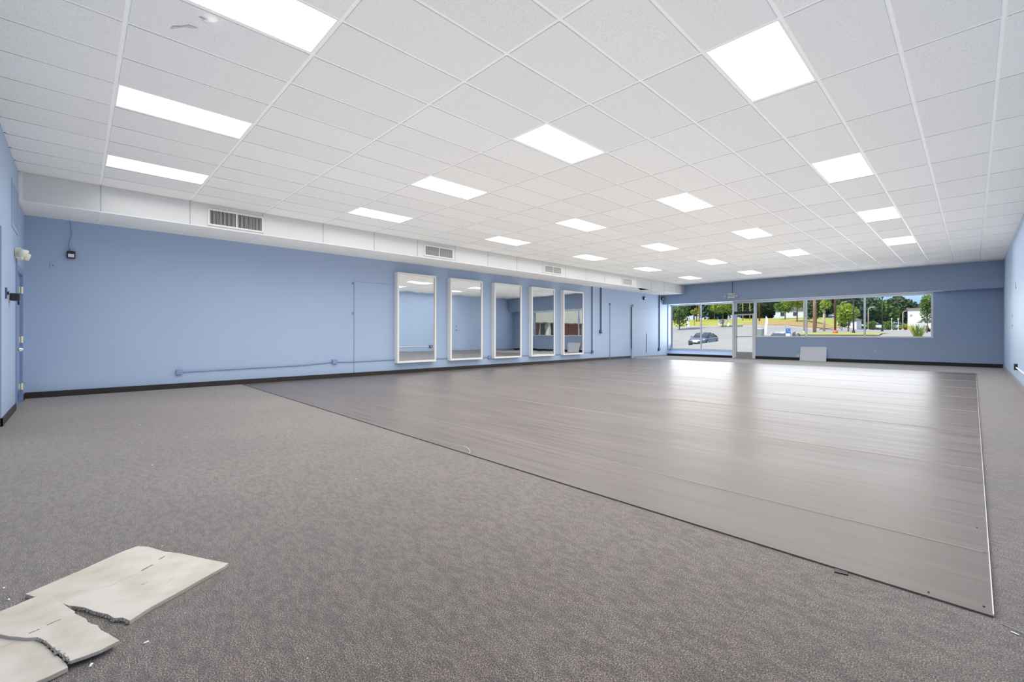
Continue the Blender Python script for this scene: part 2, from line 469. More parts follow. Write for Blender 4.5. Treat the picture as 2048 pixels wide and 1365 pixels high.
WORLD = {}

def tag(o, label=None, cat=None, group=None, kind=None):
    if label: o['label'] = label
    if cat: o['category'] = cat
    if group: o['group'] = group
    if kind: o['kind'] = kind
    return o

def empty(name, loc, label=None, cat=None, group=None, kind=None):
    o = bpy.data.objects.new(name, None)
    o.empty_display_size = 0.1
    C.objects.link(o)
    o.location = loc
    return tag(o, label, cat, group, kind)

def bx(name, m, parent, *a, bevel=0.0):
    return MB().box(*a).build(name, m, parent, bevel=bevel)

def struct(name, mb, m, label, parent=None, bevel=0.0):
    o = mb.build(name, m, parent, bevel=bevel)
    return tag(o, label, kind='structure') if parent is None else o

def text(name, body, size, loc, rot, m, parent=None, extrude=0.0006, align='CENTER'):
    cu = bpy.data.curves.new(name, 'FONT')
    cu.body = body; cu.size = size; cu.extrude = extrude; cu.align_x = align; cu.align_y = 'CENTER'
    cu.materials.append(m)
    tmp = bpy.data.objects.new(name, cu)
    C.objects.link(tmp)
    bpy.context.view_layer.update()
    me = bpy.data.meshes.new_from_object(tmp.evaluated_get(bpy.context.evaluated_depsgraph_get()))
    bpy.data.objects.remove(tmp)
    o = bpy.data.objects.new(name, me)
    C.objects.link(o)
    o.rotation_euler = rot
    if parent is not None:
        o.parent = parent
        o.location = Vector(loc) - Vector(WORLD.get(parent.name, parent.location))
    else:
        o.location = loc
    return o

ORD = ['first', 'second', 'third', 'fourth', 'fifth', 'sixth', 'seventh', 'eighth']

# ------------------------------------------------------------------ room dimensions
HC = 3.610                 # ceiling
XR = 12.07                 # right wall
YB = 22.54                 # bulkhead face
YF = 23.01                 # window wall face
XS = 1.152                 # soffit face
ZS = 3.152                 # soffit underside
ZB = 2.697                 # bulkhead underside
GX, GY, TX, TY = 9.0766, 3.3645, 0.6096, 1.2192

# ------------------------------------------------------------------ room shell
floor = struct('floor', MB().box(-0.2, XR + 0.2, -2.0, 23.6, -0.2, 0.0), m_carpet, 'grey speckled loop carpet over the whole room')
wl = struct('wall_left', MB().box(-0.25, 0.0, -0.25, 23.6, 0.0, 3.95), m_paint, 'long light blue wall with five mirrors')
wr = struct('wall_right', MB().box(XR, XR + 0.25, -0.25, 23.6, 0.0, 3.95), m_paint, 'light blue wall along the far side of the vinyl sheet')
# back wall with the steel door recess and a plain opening farther along
wb = struct('wall_back', MB().box(0, 0.46, -0.25, 0, 0, 3.95).box(0.46, 1.48, -0.25, 0, 2.10, 3.95).box(1.48, 3.20, -0.25, 0, 0, 3.95)
            .box(3.20, 4.40, -0.25, 0, 2.40, 3.95).box(4.40, XR, -0.25, 0, 0, 3.95), m_paint, 'light blue wall with the steel door beside the soffit')
struct('wall_passage', MB().box(3.0, 4.6, -1.9, -1.75, 0, 2.6).box(3.05, 3.20, -1.75, -0.25, 0, 2.6).box(4.40, 4.55, -1.75, -0.25, 0, 2.6).box(3.05, 4.55, -1.9, -0.25, 2.45, 2.6),
       m_paint, 'blue walls of the passage behind the back wall opening')
# window wall
wf = struct('wall_front', MB().box(10.33, XR, YF, 23.3, 0, 3.95).box(4.30, 10.33, YF, 23.3, 0, 1.02)
            .box(-0.0, 10.33, 23.30, 23.55, 2.76, 3.95), m_paint, 'blue window wall below and beside the storefront glass')
knee = MB()
knee.loft([[(x, YF, 0.0), (x, 23.30, 0.0), (x, 23.45, 0.0), (x, 23.45, 0.34), (x, 23.33, 0.34), (x, YF + 0.02, 0.12)] for x in (0.0, 3.30)])
knee.build('sloped_kneewall', m_paint, wf)
bulk = struct('wall_bulkhead', MB().box(0, XR, YB, 23.30, ZB, 3.95), m_paint, 'deep blue bulkhead across the room above the windows')
# roof
struct('roof', MB().box(-0.3, XR + 0.3, -2.1, 23.6, 3.95, 4.15), m_concrete, 'flat roof slab over the room')

# ------------------------------------------------------------------ ceiling
ceil = struct('ceiling', MB().box(0, XR, 0, YB, 3.74, 3.95), m_plenum, 'white suspended ceiling of rectangular boards')
WORLD['ceiling'] = tuple(ceil.location)
LIGHTS = [(i, j) for i in (-11, -7, -3, 1) for j in (-2, 1, 4, 7, 10)] + [(-11, 13), (-7, 13)]
LSET = set(LIGHTS)
ZT = HC - 0.015            # face of the boards, a little below the tee bars

def tile_mesh(w, l, sag):
    mb = MB(); nx, ny = 3, 5
    for a in range(ny):
        for b in range(nx):
            u, v = b / (nx - 1), a / (ny - 1)
            d = sag * (1 - (2 * u - 1) ** 2) * (1 - (2 * v - 1) ** 4)
            mb.v.append(((u - .5) * w, (v - .5) * l, -d))
    for a in range(ny - 1):
        for b in range(nx - 1):
            q = a * nx + b
            mb.f.append((q, q + nx, q + nx + 1, q + 1))
    k = len(mb.v)
    mb.v += [(-w / 2, -l / 2, .015), (w / 2, -l / 2, .015), (w / 2, l / 2, .015), (-w / 2, l / 2, .015), (-w / 2, -l / 2, 0), (w / 2, -l / 2, 0), (w / 2, l / 2, 0), (-w / 2, l / 2, 0)]
    mb.f += [(k, k + 1, k + 2, k + 3), (k + 4, k + 5, k + 1, k), (k + 5, k + 6, k + 2, k + 1), (k + 6, k + 7, k + 3, k + 2), (k + 7, k + 4, k, k + 3)]
    return mb

tile_data = [tile_mesh(TX - 0.034, TY - 0.034, s).mesh('ceiling_tile', m_tile, True) for s in (0.001, 0.004, 0.010, 0.016)]
edge_data = {}
cells = []
for i in range(-13, 5):
    for j in range(-3, 16):
        x0, x1 = GX + i * TX, min(GX + (i + 1) * TX, XR)
        y0, y1 = max(GY + j * TY, 0.0), min(GY + (j + 1) * TY, YB)
        if y1 - y0 < 0.05 or (i, j) in LSET:
            continue
        cells.append((x0, x1, y0, y1, j))

def seen(c):
    p = Vector(((c[0] + c[1]) / 2, (c[2] + c[3]) / 2, HC)) - CAM
    z = p.dot(fw)
    if z < 0.3:
        return 1e6
    u, v = FPX * p.dot(rt) / z, FPX * p.dot(up) / z
    return z if abs(u) < 1150 and v < 760 else 1e5 + z
cells.sort(key=seen)
rest = MB()
for n, (x0, x1, y0, y1, j) in enumerate(cells):
    w, l = x1 - x0 - .034, y1 - y0 - .034
    cx, cy = (x0 + x1) / 2, (y0 + y1) / 2
    if n >= 300:
        rest.box(x0 + .017, x1 - .017, y0 + .017, y1 - .017, ZT, ZT + .015)
        continue
    if abs(w - (TX - .034)) < 1e-3 and abs(l - (TY - .034)) < 1e-3:
        k = min(3, max(0, int(random.random() * 2 + (1.2 if j >= 3 else 0))))
        me = tile_data[k]
    else:
        key = (round(w, 3), round(l, 3))
        if key not in edge_data:
            edge_data[key] = tile_mesh(w, l, 0.006).mesh('ceiling_tile', m_tile, True)
        me = edge_data[key]
    o = bpy.data.objects.new('ceiling_tile', me)
    C.objects.link(o)
    o.parent = ceil
    o.location = Vector((cx, cy, ZT)) - ceil.location
if rest.v:
    tag(rest.build('ceiling_tile_field', m_tile, ceil), kind='stuff')
m_tee = mat('white_tee_bar', (0.86, 0.86, 0.85), 0.45, noise=0.02)
for i in range(-12, 5):
    x = GX + i * TX
    bx('tee_bar', m_tee, ceil, x - .017, x + .017, 0, YB, HC - .008, HC - .0045)
for j in range(-2, 16):
    y = GY + j * TY
    bx('tee_bar', m_tee, ceil, XS, XR, y - .017, y + .017, HC - .0085, HC - .005)
for a in ((XS, XS + .02, 0, YB), (XR - .02, XR, 0, YB), (XS, XR, 0, .02), (XS, XR, YB - .02, YB)):
    bx('wall_angle', m_tee, ceil, *a, HC - .008, HC - .005)

# ------------------------------------------------------------------ ceiling light fixtures
def ceiling_light(i, j):
    x0, y0 = GX + i * TX, GY + j * TY
    cx, cy = x0 + TX / 2, y0 + TY / 2
    ci, cj = [-11, -7, -3, 1].index(i), [-2, 1, 4, 7, 10, 13].index(j)
    t = empty('ceiling_light', (cx, cy, HC), 'glowing white ceiling panel, %s line from the soffit, %s from the door wall' % (ORD[ci], ORD[cj]), 'ceiling light', 'ceiling light panels')
    fr = MB()
    a, b = TX / 2 - .012, TY / 2 - .012
    fr.box(cx - a, cx - a + .014, cy - b, cy + b, HC - .010, HC + .07).box(cx + a - .014, cx + a, cy - b, cy + b, HC - .010, HC + .07)
    fr.box(cx - a + .014, cx + a - .014, cy - b, cy - b + .014, HC - .010, HC + .07).box(cx - a + .014, cx + a - .014, cy + b - .014, cy + b, HC - .010, HC + .07)
    fr.build('frame', m_white, t)
    bx('diffuser', m_lens_glow, t, cx - a + .012, cx + a - .012, cy - b + .012, cy + b - .012, HC - .007, HC + .004)
    bx('housing', m_white, t, cx - a, cx + a, cy - b, cy + b, HC + .07, HC + .09)
for a in LIGHTS:
    ceiling_light(*a)

# ------------------------------------------------------------------ soffit with panels
sof = tag(MB().box(0, XS - .03, 0, YB, ZS + .12, 3.74).build('ceiling_soffit', m_plenum), 'boxed white soffit running along the top of the mirror wall', kind='structure')
ys = [0.0] + [GY + j * TY for j in range(-2, 16)] + [YB]
for a, b in zip(ys[:-1], ys[1:]):
    a, b = (a - .006 if a == 0 else a), (b + .006 if b == YB else b)
    bx('face_panel', m_tile, sof, XS - .018, XS - .003, a + .006, b - .006, ZS + .012, HC - .010)
    if abs(a - (GY + 12 * TY)) < .01:
        # slipped underside board leaves a dark triangular gap
        MB().prism([(0.02, a + .006), (XS - .02, a + .006), (0.66, b - .10), (XS - .02, b - .02), (XS - .02, b - .006), (0.02, b - .006)], ZS + .003, ZS + .016).build('underside_panel', m_tile, sof)
    else:
        bx('underside_panel', m_tile, sof, 0.02, XS - .020, a + .006, b - .006, ZS + .003, ZS + .016)
    if a > 0:
        bx('tee_bar', m_grey_metal, sof, XS - .004, XS, a - .006, a + .006, ZS, HC - .008)
        bx('tee_bar', m_tee, sof, 0, XS, a - .012, a + .012, ZS - .001, ZS + .003)
bx('corner_angle', m_tee, sof, XS - .022, XS + .002, 0, YB, ZS - .002, ZS + .014)
bx('wall_angle', m_tee, sof, 0, .022, 0, YB, ZS, ZS + .003)
bx('end_angle', m_tee, sof, XS - .03, XS + .001, 0, .05, ZS + .014, HC - .004)

def air_vent(y0, y1, z0, z1, label, halves=2):
    t = empty('air_vent', (XS, (y0 + y1) / 2, z0), label, 'vent', 'air vents along the soffit')
    f = MB(); w = .03
    f.box(XS - .004, XS + .016, y0, y1, z0, z0 + w).box(XS - .004, XS + .016, y0, y1, z1 - w, z1)
    f.box(XS - .004, XS + .016, y0, y0 + w, z0 + w, z1 - w).box(XS - .004, XS + .016, y1 - w, y1, z0 + w, z1 - w)
    f.build('frame', m_white, t)
    bx('dark_backing', m_black, t, XS - .003, XS + .001, y0 + .01, y1 - .01, z0 + .01, z1 - .01)
    if halves == 2:
        ym = (y0 + y1) / 2
        bx('divider', m_white, t, XS - .002, XS + .015, ym - .011, ym + .011, z0 + w, z1 - w)
    n = 40
    me = None
    for k in range(n):
        y = y0 + w + (y1 - y0 - 2 * w) * (k + .5) / n
        if me is None:
            me = MB().box(-.0065, .0065, -.0016, .0016, z0 + w - z0, z1 - w - z0).mesh('louver', m_white)
        o = bpy.data.objects.new('louver', me)
        C.objects.link(o); o.parent = t
        o.location = (0.008, y - (y0 + y1) / 2, 0)
        o.rotation_euler = (0, 0, 0.15)
air_vent(2.42, 3.375, 3.195, 3.515, 'double louvred air vent in the soffit nearest the door wall')
air_vent(7.22, 8.17, 3.21, 3.50, 'double louvred air vent in the soffit above the first mirror')
air_vent(11.98, 12.88, 3.22, 3.485, 'double louvred air vent in the soffit above the fourth mirror')
air_vent(16.83, 17.58, 3.18, 3.48, 'single louvred air vent in the soffit nearest the storefront windows', 1)

# ------------------------------------------------------------------ base and trims
struct('baseboard_left', MB().box(0, .012, 0.0, 19.38, 0, .105), m_brown_base, 'dark brown vinyl base along the mirror wall')
struct('baseboard_right', MB().box(XR - .012, XR, 0, YF, 0, .10), m_grey_base, 'grey rubber base along the far blue wall')
struct('baseboard_front', MB().box(4.32, XR - .012, YF - .012, YF, 0, .13).box(0.0, 3.30, YF - .014, YF + .001, 0, .115), m_black_base, 'black base under the storefront windows')
struct('baseboard_back', MB().box(1.55, 3.212, 0, .012, 0, .10).box(3.20, 3.212, -1.2, .012, 0, .10).box(0.012, 0.44, 0, .012, 0, .10), m_brown_base, 'dark brown base along the door wall')
struct('baseboard_far', MB().box(0, .010, 19.6, YF, 0, .05), m_grey_base, 'thin grey base below the boarded doorways')

# ------------------------------------------------------------------ steel door in the back wall
d1 = empty('door_1', (0.97, 0, 0), 'blue painted steel door in the corner by the soffit', kind='structure')
f = MB().box(0.44, 0.58, -.12, .014, 0, 2.06).box(1.44, 1.54, -.12, .014, 0, 2.06).box(0.44, 1.54, -.12, .014, 2.06, 2.15)
f.build('door_frame', m_paint_trim, d1)
leaf = bx('door_leaf', mat('blue_door_leaf_paint', (0.25, 0.345, 0.53), 0.4, noise=0.03), d1, 0.58, 1.44, -.06, -.02, 0.01, 2.06)
bx('kick_plate', mat('darker_blue_kick_plate', (0.13, 0.20, 0.36), 0.3), d1, 0.62, 1.40, -.02, -.016, 0.02, 0.24)
for z in (0.26, 1.02, 1.82):
    h = MB().tube([(0.58, 0.005, z - .055), (0.58, 0.005, z + .055)], .015, 8).box(0.595, 0.67, -.02, -.012, z - .05, z + .05)
    h.build('hinge', m_ivory, d1)
lv = MB().tube([(1.37, -.01, .88), (1.37, .06, .88)], .028, 10).tube([(1.37, .055, .88), (1.25, .06, .885), (1.22, .055, .88)], .013, 8)
lv.build('lever_handle', m_chrome, d1, smooth=True)
kp = bx('keypad_lock', m_black, d1, 1.29, 1.37, -.005, .03, 1.55, 1.70, bevel=.008)
bx('keypad_face', m_chrome, kp, 1.30, 1.36, .03, .034, 1.57, 1.68)

# return grille high on the back wall
g = empty('return_grille', (1.71, 0, 2.60), 'tall blue painted air grille high on the door wall', 'vent')
MB().box(1.26, 1.30, 0, .014, 2.64, 3.20).box(2.12, 2.16, 0, .014, 2.64, 3.20).box(1.26, 2.16, 0, .014, 2.60, 2.64).box(1.26, 2.16, 0, .014, 3.20, 3.24).build('frame', m_paint, g)
bx('dark_backing', m_dark_conduit, g, 1.28, 2.14, 0.0005, .002, 2.62, 3.22)
gm = MB().box(-.006, .006, -.006, .006, 0, .56).mesh('louver', m_paint)
for k in range(30):
    o = bpy.data.objects.new('louver', gm); C.objects.link(o); o.parent = g
    o.location = (1.30 + .82 * (k + .5) / 30 - 1.71, .011, .04)
# small devices on the back wall
e = empty('emergency_light', (1.55, 0, 2.18), 'ivory two-headed emergency light above the steel door', 'emergency light')
bx('housing', m_ivory, e, 1.40, 1.70, 0, .07, 2.22, 2.36, bevel=.01)
for x in (1.34, 1.76):
    MB().tube([(x, .05, 2.29), (x, .13, 2.27)], .055, 12).build('lamp_head', m_ivory, e, smooth=True)
    MB().tube([(x, .128, 2.271), (x, .134, 2.269)], .045, 12).build('lamp_glass', m_white, e)
tag(MB().tube([(1.555, .01, 2.22), (1.553, .01, 2.15)], .004, 6).build('hanging_wire', m_dark_conduit), 'short wire dangling below the emergency light', 'wire')
k = empty('wall_intercom', (2.80, 0, 1.55), 'small dark switch plate beside the passage opening', 'switch')
bx('plate', m_dark_conduit, k, 2.75, 2.83, 0, .014, 1.56, 1.70, bevel=.003)
bx('toggle', m_black, k, 2.78, 2.80, .014, .03, 1.61, 1.65)
k = empty('card_reader', (2.42, 0, 1.55), 'black box device on the door wall beside the steel door', 'sensor')
bx('plate', m_grey_metal, k, 2.38, 2.48, 0, .01, 1.53, 1.68)
bx('cover', m_black, k, 2.36, 2.46, .01, .10, 1.555, 1.655, bevel=.012)

# ------------------------------------------------------------------ mirrors
for n in range(5):
    y0 = 6.997 + 1.8035 * n
    y1 = y0 + 1.285
    z0, z1, d, w = .305, 2.848, .165, .055
    t = empty('wall_mirror', (0, (y0 + y1) / 2, z0), 'tall white-framed mirror, %s of five counting from the door wall' % ORD[n], 'mirror', 'mirrors on the blue wall')
    MB().box(0.001, d, y0, y0 + w, z0, z1).build('frame_side', m_white_frame, t, bevel=.004)
    MB().box(0.001, d, y1 - w, y1, z0, z1).build('frame_side', m_white_frame, t, bevel=.004)
    MB().box(0.001, d, y0 + w, y1 - w, z1 - w, z1).build('frame_rail', m_white_frame, t, bevel=.004)
    MB().box(0.001, d, y0 + w, y1 - w, z0, z0 + w).build('frame_rail', m_white_frame, t, bevel=.004)
    g = MB().box(-.006, .006, -(y1 - y0) / 2 + w, (y1 - y0) / 2 - w, w, z1 - z0 - w).mesh('mirror_glass', m_mirror)
    o = bpy.data.objects.new('mirror_glass', g); C.objects.link(o); o.parent = t
    o.location = (d - .030, 0, 0)
    o.rotation_euler = (0, 0, [0.006, 0.002, -0.001, -0.006, -0.004][n])
    bx('backing', m_white_frame, t, .002, d - .045, y0 + .02, y1 - .02, z0 + .02, z1 - .02)

# the mirrors reflect the view outside, not the added window lamps
silver = bpy.data.collections.new('mirror_silvering')
for o in [o for o in C.objects if o.name.startswith('mirror_glass')]:
    silver.objects.link(o)
for co in silver.collection_objects:
    co.light_linking.link_state = 'EXCLUDE'
window_fill_a.light_linking.receiver_collection = silver
window_fill_b.light_linking.receiver_collection = silver

# ------------------------------------------------------------------ mirror wall fittings
def box_plate(name, label, cat, y, z, s, m, d=.05):
    t = empty(name, (0, y, z - s / 2), label, cat)
    bx('box', m, t, 0, d, y - s / 2, y + s / 2, z - s / 2, z + s / 2, bevel=.004)
    bx('cover', m, t, d, d + .005, y - s * .42, y + s * .42, z - s * .42, z + s * .42)
    MB().tube([(d + .004, y, z - .012), (d + .007, y, z - .012)], .006, 8).build('screw', m_seam, t)
    return t
box_plate('junction_box', 'blue painted outlet box at the conduit end nearest the door wall', 'outlet box', 2.13, .335, .105, m_blue_conduit)
box_plate('junction_box', 'blue painted junction box on the conduit beside the first mirror', 'outlet box', 5.305, .415, .115, m_blue_conduit)
box_plate('junction_box', 'blue painted outlet box between the second and third mirrors', 'outlet box', 10.50, .345, .11, m_blue_conduit)
box_plate('junction_box', 'dark outlet box at the foot of the first vertical conduit', 'outlet box', 16.28, .37, .12, m_dark_conduit)
tag(MB().tube([(.018, 2.18, .335), (.018, 3.4, .352), (.018, 4.48, .362), (.018, 4.9, .385), (.018, 5.25, .405)], .011, 8).build('electrical_conduit', m_blue_conduit), 'blue painted conduit between the two boxes before the mirrors', 'conduit')
tag(MB().tube([(.018, 5.36, .41), (.018, 5.6, .395), (.018, 6.6, .40), (.018, 7.1, .40), (.018, 10.45, .345)], .011, 8).build('electrical_conduit', m_blue_conduit), 'blue painted conduit passing behind the first two mirrors', 'conduit')
tag(MB().tube([(.018, 10.555, .345), (.018, 12.2, .352), (.018, 14.0, .33), (.018, 16.22, .36)], .011, 8).build('electrical_conduit', m_blue_conduit), 'blue painted conduit passing behind the third to fifth mirrors', 'conduit')
tag(MB().tube([(.025, 16.27, ZS), (.025, 16.27, .43)], .020, 8).build('electrical_conduit', m_dark_conduit), 'dark vertical conduit nearest the fifth mirror, reaching almost to the floor', 'conduit')
tag(MB().tube([(.03, 16.91, ZS), (.03, 16.91, 1.30)], .026, 8).build('electrical_conduit', m_dark_conduit), 'thick dark vertical conduit ending at a switch box at chest height', 'conduit')
t = empty('switch_box', (0, 16.88, 1.15), 'dark switch box below the thick vertical conduit', 'switch')
bx('box', m_dark_conduit, t, 0, .07, 16.82, 16.94, 1.16, 1.30, bevel=.004)
bx('toggle', m_black, t, .07, .10, 16.79, 16.90, 1.17, 1.21)
tag(MB().tube([(.025, 22.09, ZS), (.025, 22.09, .42)], .030, 8).build('electrical_conduit', m_dark_conduit), 'dark vertical conduit next to the storefront window corner', 'conduit')
t = empty('outlet_box', (0, 22.06, .27), 'small black outlet box below the conduit by the windows', 'outlet box')
bx('box', m_black, t, 0, .06, 21.99, 22.13, .28, .42, bevel=.004)
bx('cover', m_dark_conduit, t, .06, .065, 22.0, 22.12, .29, .41)
tag(MB().box(0, .012, 20.77, 20.825, .235, 1.15).build('wall_channel', m_dark_conduit), 'short dark upright strip on the boarded doorway', 'channel')
# speakers / sensors hung from the soffit
def wall_sensor(y, z, s, label, wire):
    t = empty('wall_sensor', (0, y, z - s / 2), label, 'sensor')
    bx('housing', m_black, t, 0, .075, y - s * .42, y + s * .42, z - s / 2, z + s / 2, bevel=.01)
    MB().loft([[(.075 + a * .02, y + (q[0] * s * .3), z - .01 + q[1] * s * .28) for q in ((-1, -1), (1, -1), (1, .6), (-1, .6))] for a in (0, 1)]).build('lens', m_white if s > .12 else m_grey_metal, t)
    MB().tube(wire, .005, 6).build('cable', m_blue_conduit if s < .14 else m_paint_trim, t)
wall_sensor(.565, 2.53, .13, 'small black motion sensor hanging from a wire near the door', [(.012, .552, ZS), (.013, .562, 3.0), (.013, .572, 2.92), (.013, .565, 2.84), (.013, .54, 2.76), (.013, .535, 2.69), (.014, .553, 2.63), (.02, .56, 2.585)])
wall_sensor(20.55, 2.90, .16, 'small dark sensor below the soffit gap above the boarded doorway', [(.012, 20.66, ZS), (.014, 20.62, 3.06), (.02, 20.56, 2.97)])
wall_sensor(22.36, 2.98, .15, 'small dark sensor tucked in the corner beside the bulkhead', [(.012, 22.36, ZS), (.014, 22.37, 3.08), (.02, 22.36, 3.05)])
t = empty('blank_plate', (0, .342, 2.265), 'blue painted square cover plate under the hanging sensor', 'plate')
bx('plate', m_paint, t, 0, .012, .300, .385, 2.265, 2.37, bevel=.003)
MB().tube([(.012, .342, 2.318), (.020, .342, 2.318)], .016, 10).build('knob', m_seam, t)
# old filled doorway outline before the mirrors
sm = empty('trim_3', (0, 6.4, 0), 'faint outline of a filled doorway beside the first mirror', kind='structure')
bx('seam', m_seam, sm, 0, .004, 5.812, 5.832, .105, 2.47)
bx('seam', m_seam, sm, 0, .003, 5.83, 7.0, 2.494, 2.500)
for z in (2.45, 1.66):
    bx('hinge_stub', m_seam, sm, 0, .012, 5.770, 5.806, z - .03, z + .03)
# two boarded doorways near the windows
dA = empty('door_2', (0, 18.5, 0), 'boarded blue doorway with a sagging skin after the fifth mirror', kind='structure')
bx('panel', m_paint, dA, 0, .010, 17.66, 19.36, .02, 2.49)
bx('edge_gap', m_seam, dA, 0, .014, 17.615, 17.655, .02, 2.50)
bx('latch', m_dark_conduit, dA, 0, .03, 17.59, 17.64, 2.42, 2.52)
dB = empty('door_3', (0, 20.8, 0), 'boarded blue doorway nearest the storefront windows', kind='structure')
bx('panel', m_paint, dB, 0, .012, 19.56, 22.03, .06, 2.36)
bx('head_panel', m_paint, dB, 0, .016, 19.56, 22.03, 2.385, 2.50)
bx('jamb', m_dark_conduit, dB, 0, .05, 19.385, 19.425, .45, 2.42)
bx('jamb_trim', m_paint, dB, 0, .045, 19.43, 19.53, .0, 2.49)
bx('latch', m_dark_conduit, dB, 0, .05, 19.47, 19.53, 2.42, 2.53)

# ------------------------------------------------------------------ storefront windows
w1 = empty('window_1', (1.7, 23.36, .34), 'low storefront window beside the glass entrance door', kind='structure')
fb = MB().box(0, 3.30, 23.33, 23.40, 2.63, 2.76)
fb.build('frame_head', m_alu, w1)
bx('frame_sill', m_alu, w1, 0, 3.30, 23.33, 23.40, .34, .385)
bx('frame_jamb', m_alu, w1, 0.0, .05, 23.33, 23.40, .385, 2.63)
bx('mullion', m_alu, w1, 1.62, 1.675, 23.33, 23.40, .385, 2.63)
bx('pane', m_glass, w1, .05, 1.62, 23.36, 23.368, .385, 2.63)
bx('pane', m_glass, w1, 1.675, 3.30, 23.36, 23.368, .385, 2.63)
w2 = empty('window_2', (7.3, 23.1, 1.02), 'long storefront window to the far side of the entrance door', kind='structure')
bx('frame_head', m_alu, w2, 4.30, 10.33, 23.03, 23.12, 2.60, ZB + .06)
bx('frame_sill', m_alu, w2, 4.30, 10.33, YF - .012, 23.14, 1.005, 1.06)
bx('frame_jamb', m_alu, w2, 10.27, 10.33, 23.03, 23.12, 1.06, 2.60)
for x in (6.33, 8.33):
    bx('mullion', m_alu, w2, x - .03, x + .03, 23.03, 23.12, 1.06, 2.60)
for a, b in ((4.33, 6.30), (6.36, 8.30), (8.36, 10.27)):
    bx('pane', m_glass, w2, a, b, 23.07, 23.078, 1.06, 2.60)
# entrance door
d2 = empty('door_4', (3.8, 23.1, 0), 'narrow glass entrance door with transom and dark header bar', kind='structure')
bx('door_jamb', m_alu, d2, 3.30, 3.38, YF - .01, 23.42, 0, ZB + .06)
bx('door_jamb', m_alu, d2, 4.25, 4.33, YF - .01, 23.20, 0, ZB + .06)
bx('frame_head', m_alu, d2, 3.38, 4.25, 23.03, 23.12, 2.60, ZB + .06)
bx('header_bar', m_black, d2, 3.38, 4.25, 22.99, 23.13, 2.10, 2.205)
bx('transom_pane', m_glass, d2, 3.38, 4.25, 23.07, 23.078, 2.205, 2.60)
lf = MB().box(3.385, 3.45, 23.04, 23.09, .02, 2.095).box(4.18, 4.245, 23.04, 23.09, .02, 2.095).box(3.45, 4.18, 23.04, 23.09, 2.03, 2.095)
lf.build('door_stile', m_alu, d2)
bx('bottom_rail', mat('worn_aluminium_rail', (0.42, 0.41, 0.38), 0.45, metal=0.3, noise=0.1), d2, 3.45, 4.18, 23.04, 23.09, .02, .30)
bx('door_pane', m_glass, d2, 3.45, 4.18, 23.06, 23.068, .30, 2.03)
MB().tube([(3.46, 23.03, 1.00), (3.50, 22.975, 1.01), (3.8, 22.965, 1.02), (4.13, 22.975, 1.02), (4.17, 23.03, 1.03)], .012, 8).build('push_bar', m_black, d2, smooth=True)
bx('threshold', m_grey_metal, d2, 3.38, 4.25, 22.98, 23.15, 0, .02)
# trim strip under the bulkhead, made taller to imitate its daylit underside
struct('trim_1', MB().box(0, 10.6, YB + .0, YB + .03, ZB - .028, ZB), m_white, 'thin white strip along the lower edge of the bulkhead')
struct('trim_2', MB().box(0, .05, 23.02, 23.32, .34, 2.69), m_paint, 'blue corner strip between mirror wall and window')

# ------------------------------------------------------------------ exit sign
t = empty('exit_sign', (3.43, YB, 2.81), 'white EXIT sign with two emergency lamps on the bulkhead', 'exit sign')
hb = bx('housing', m_white, t, 3.255, 3.605, YB - .06, YB - .001, 2.815, 3.045, bevel=.008)
text('lettering', 'EXIT', .17, (3.43, YB - .0605, 2.93), (math.pi / 2, 0, 0), m_ink, t, .001)
for s, x in ((-1, 3.18), (1, 3.68)):
    MB().tube([(x, YB - .03, 2.93), (x + s * .02, YB - .12, 2.90)], .055, 12).build('lamp_head', m_white, t, smooth=True)
    MB().tube([(x + s * .02, YB - .118, 2.9005), (x + s * .0205, YB - .124, 2.8995)], .046, 12).build('lamp_glass', m_headlight, t)
    bx('lamp_arm', m_white, t, min(x, 3.43 + s * .17), max(x, 3.43 + s * .17), YB - .04, YB - .015, 2.915, 2.945)
tag(MB().tube([(3.475, YB - .012, HC - .01), (3.475, YB - .012, 3.05)], .010, 8).build('electrical_conduit', m_dark_conduit), 'dark conduit dropping from the ceiling to the exit sign', 'conduit')

# ------------------------------------------------------------------ leaning board, outlets
lb = MB().loft([[(6.13, YF - .16 + a, 0.0), (7.085, YF - .16 + a, 0.0), (7.085, YF - .028 + a, .605), (6.14, YF - .028 + a, .59)] for a in (0, .012)])
tag(lb.build('leaning_panel', m_white_wall, bevel=.002), 'white rectangular board leaning against the wall below the long window', 'board')
t = empty('wall_outlet', (6.05, YF, .12), 'white outlet plate beside the leaning board', 'outlet')
bx('plate', m_white, t, 6.01, 6.09, YF - .008, YF, .14, .26)
bx('socket', m_ivory, t, 6.03, 6.07, YF - .011, YF - .008, .205, .245); bx('socket', m_ivory, t, 6.03, 6.07, YF - .011, YF - .008, .155, .195)
t = empty('wall_outlet', (XR, 16.2, .30), 'black outlet box on the far blue wall', 'outlet')
bx('box', m_black, t, XR - .055, XR, 16.08, 16.30, .31, .45, bevel=.006)
bx('socket', m_grey_metal, t, XR - .058, XR - .055, 16.13, 16.25, .34, .42)
tag(MB().tube([(XR - .02, 16.08, .37), (XR - .02, 15.0, .37), (XR - .02, 12.0, .37), (XR - .02, 9.0, .37)], .013, 8).build('electrical_conduit', m_alu), 'pale conduit running along the far blue wall to a black box', 'conduit')
for n, (y, z, h, lab) in enumerate(((16.7, 2.30, .16, 'high'), (18.05, 1.62, .06, 'middle'), (18.05, 1.36, .06, 'low'))):
    tag(MB().box(XR - .006, XR, y - .03, y + .03, z - h / 2, z + h / 2).build('wall_anchor', m_dark_conduit), 'small dark hole cover at %s height on the far blue wall' % lab, 'wall mark')
tag(MB().tube([(8.66, YF, .50), (8.66, YF - .012, .50)], .02, 8).build('wall_plug', m_white), 'tiny white dot on the wall below the long window', 'wall mark')

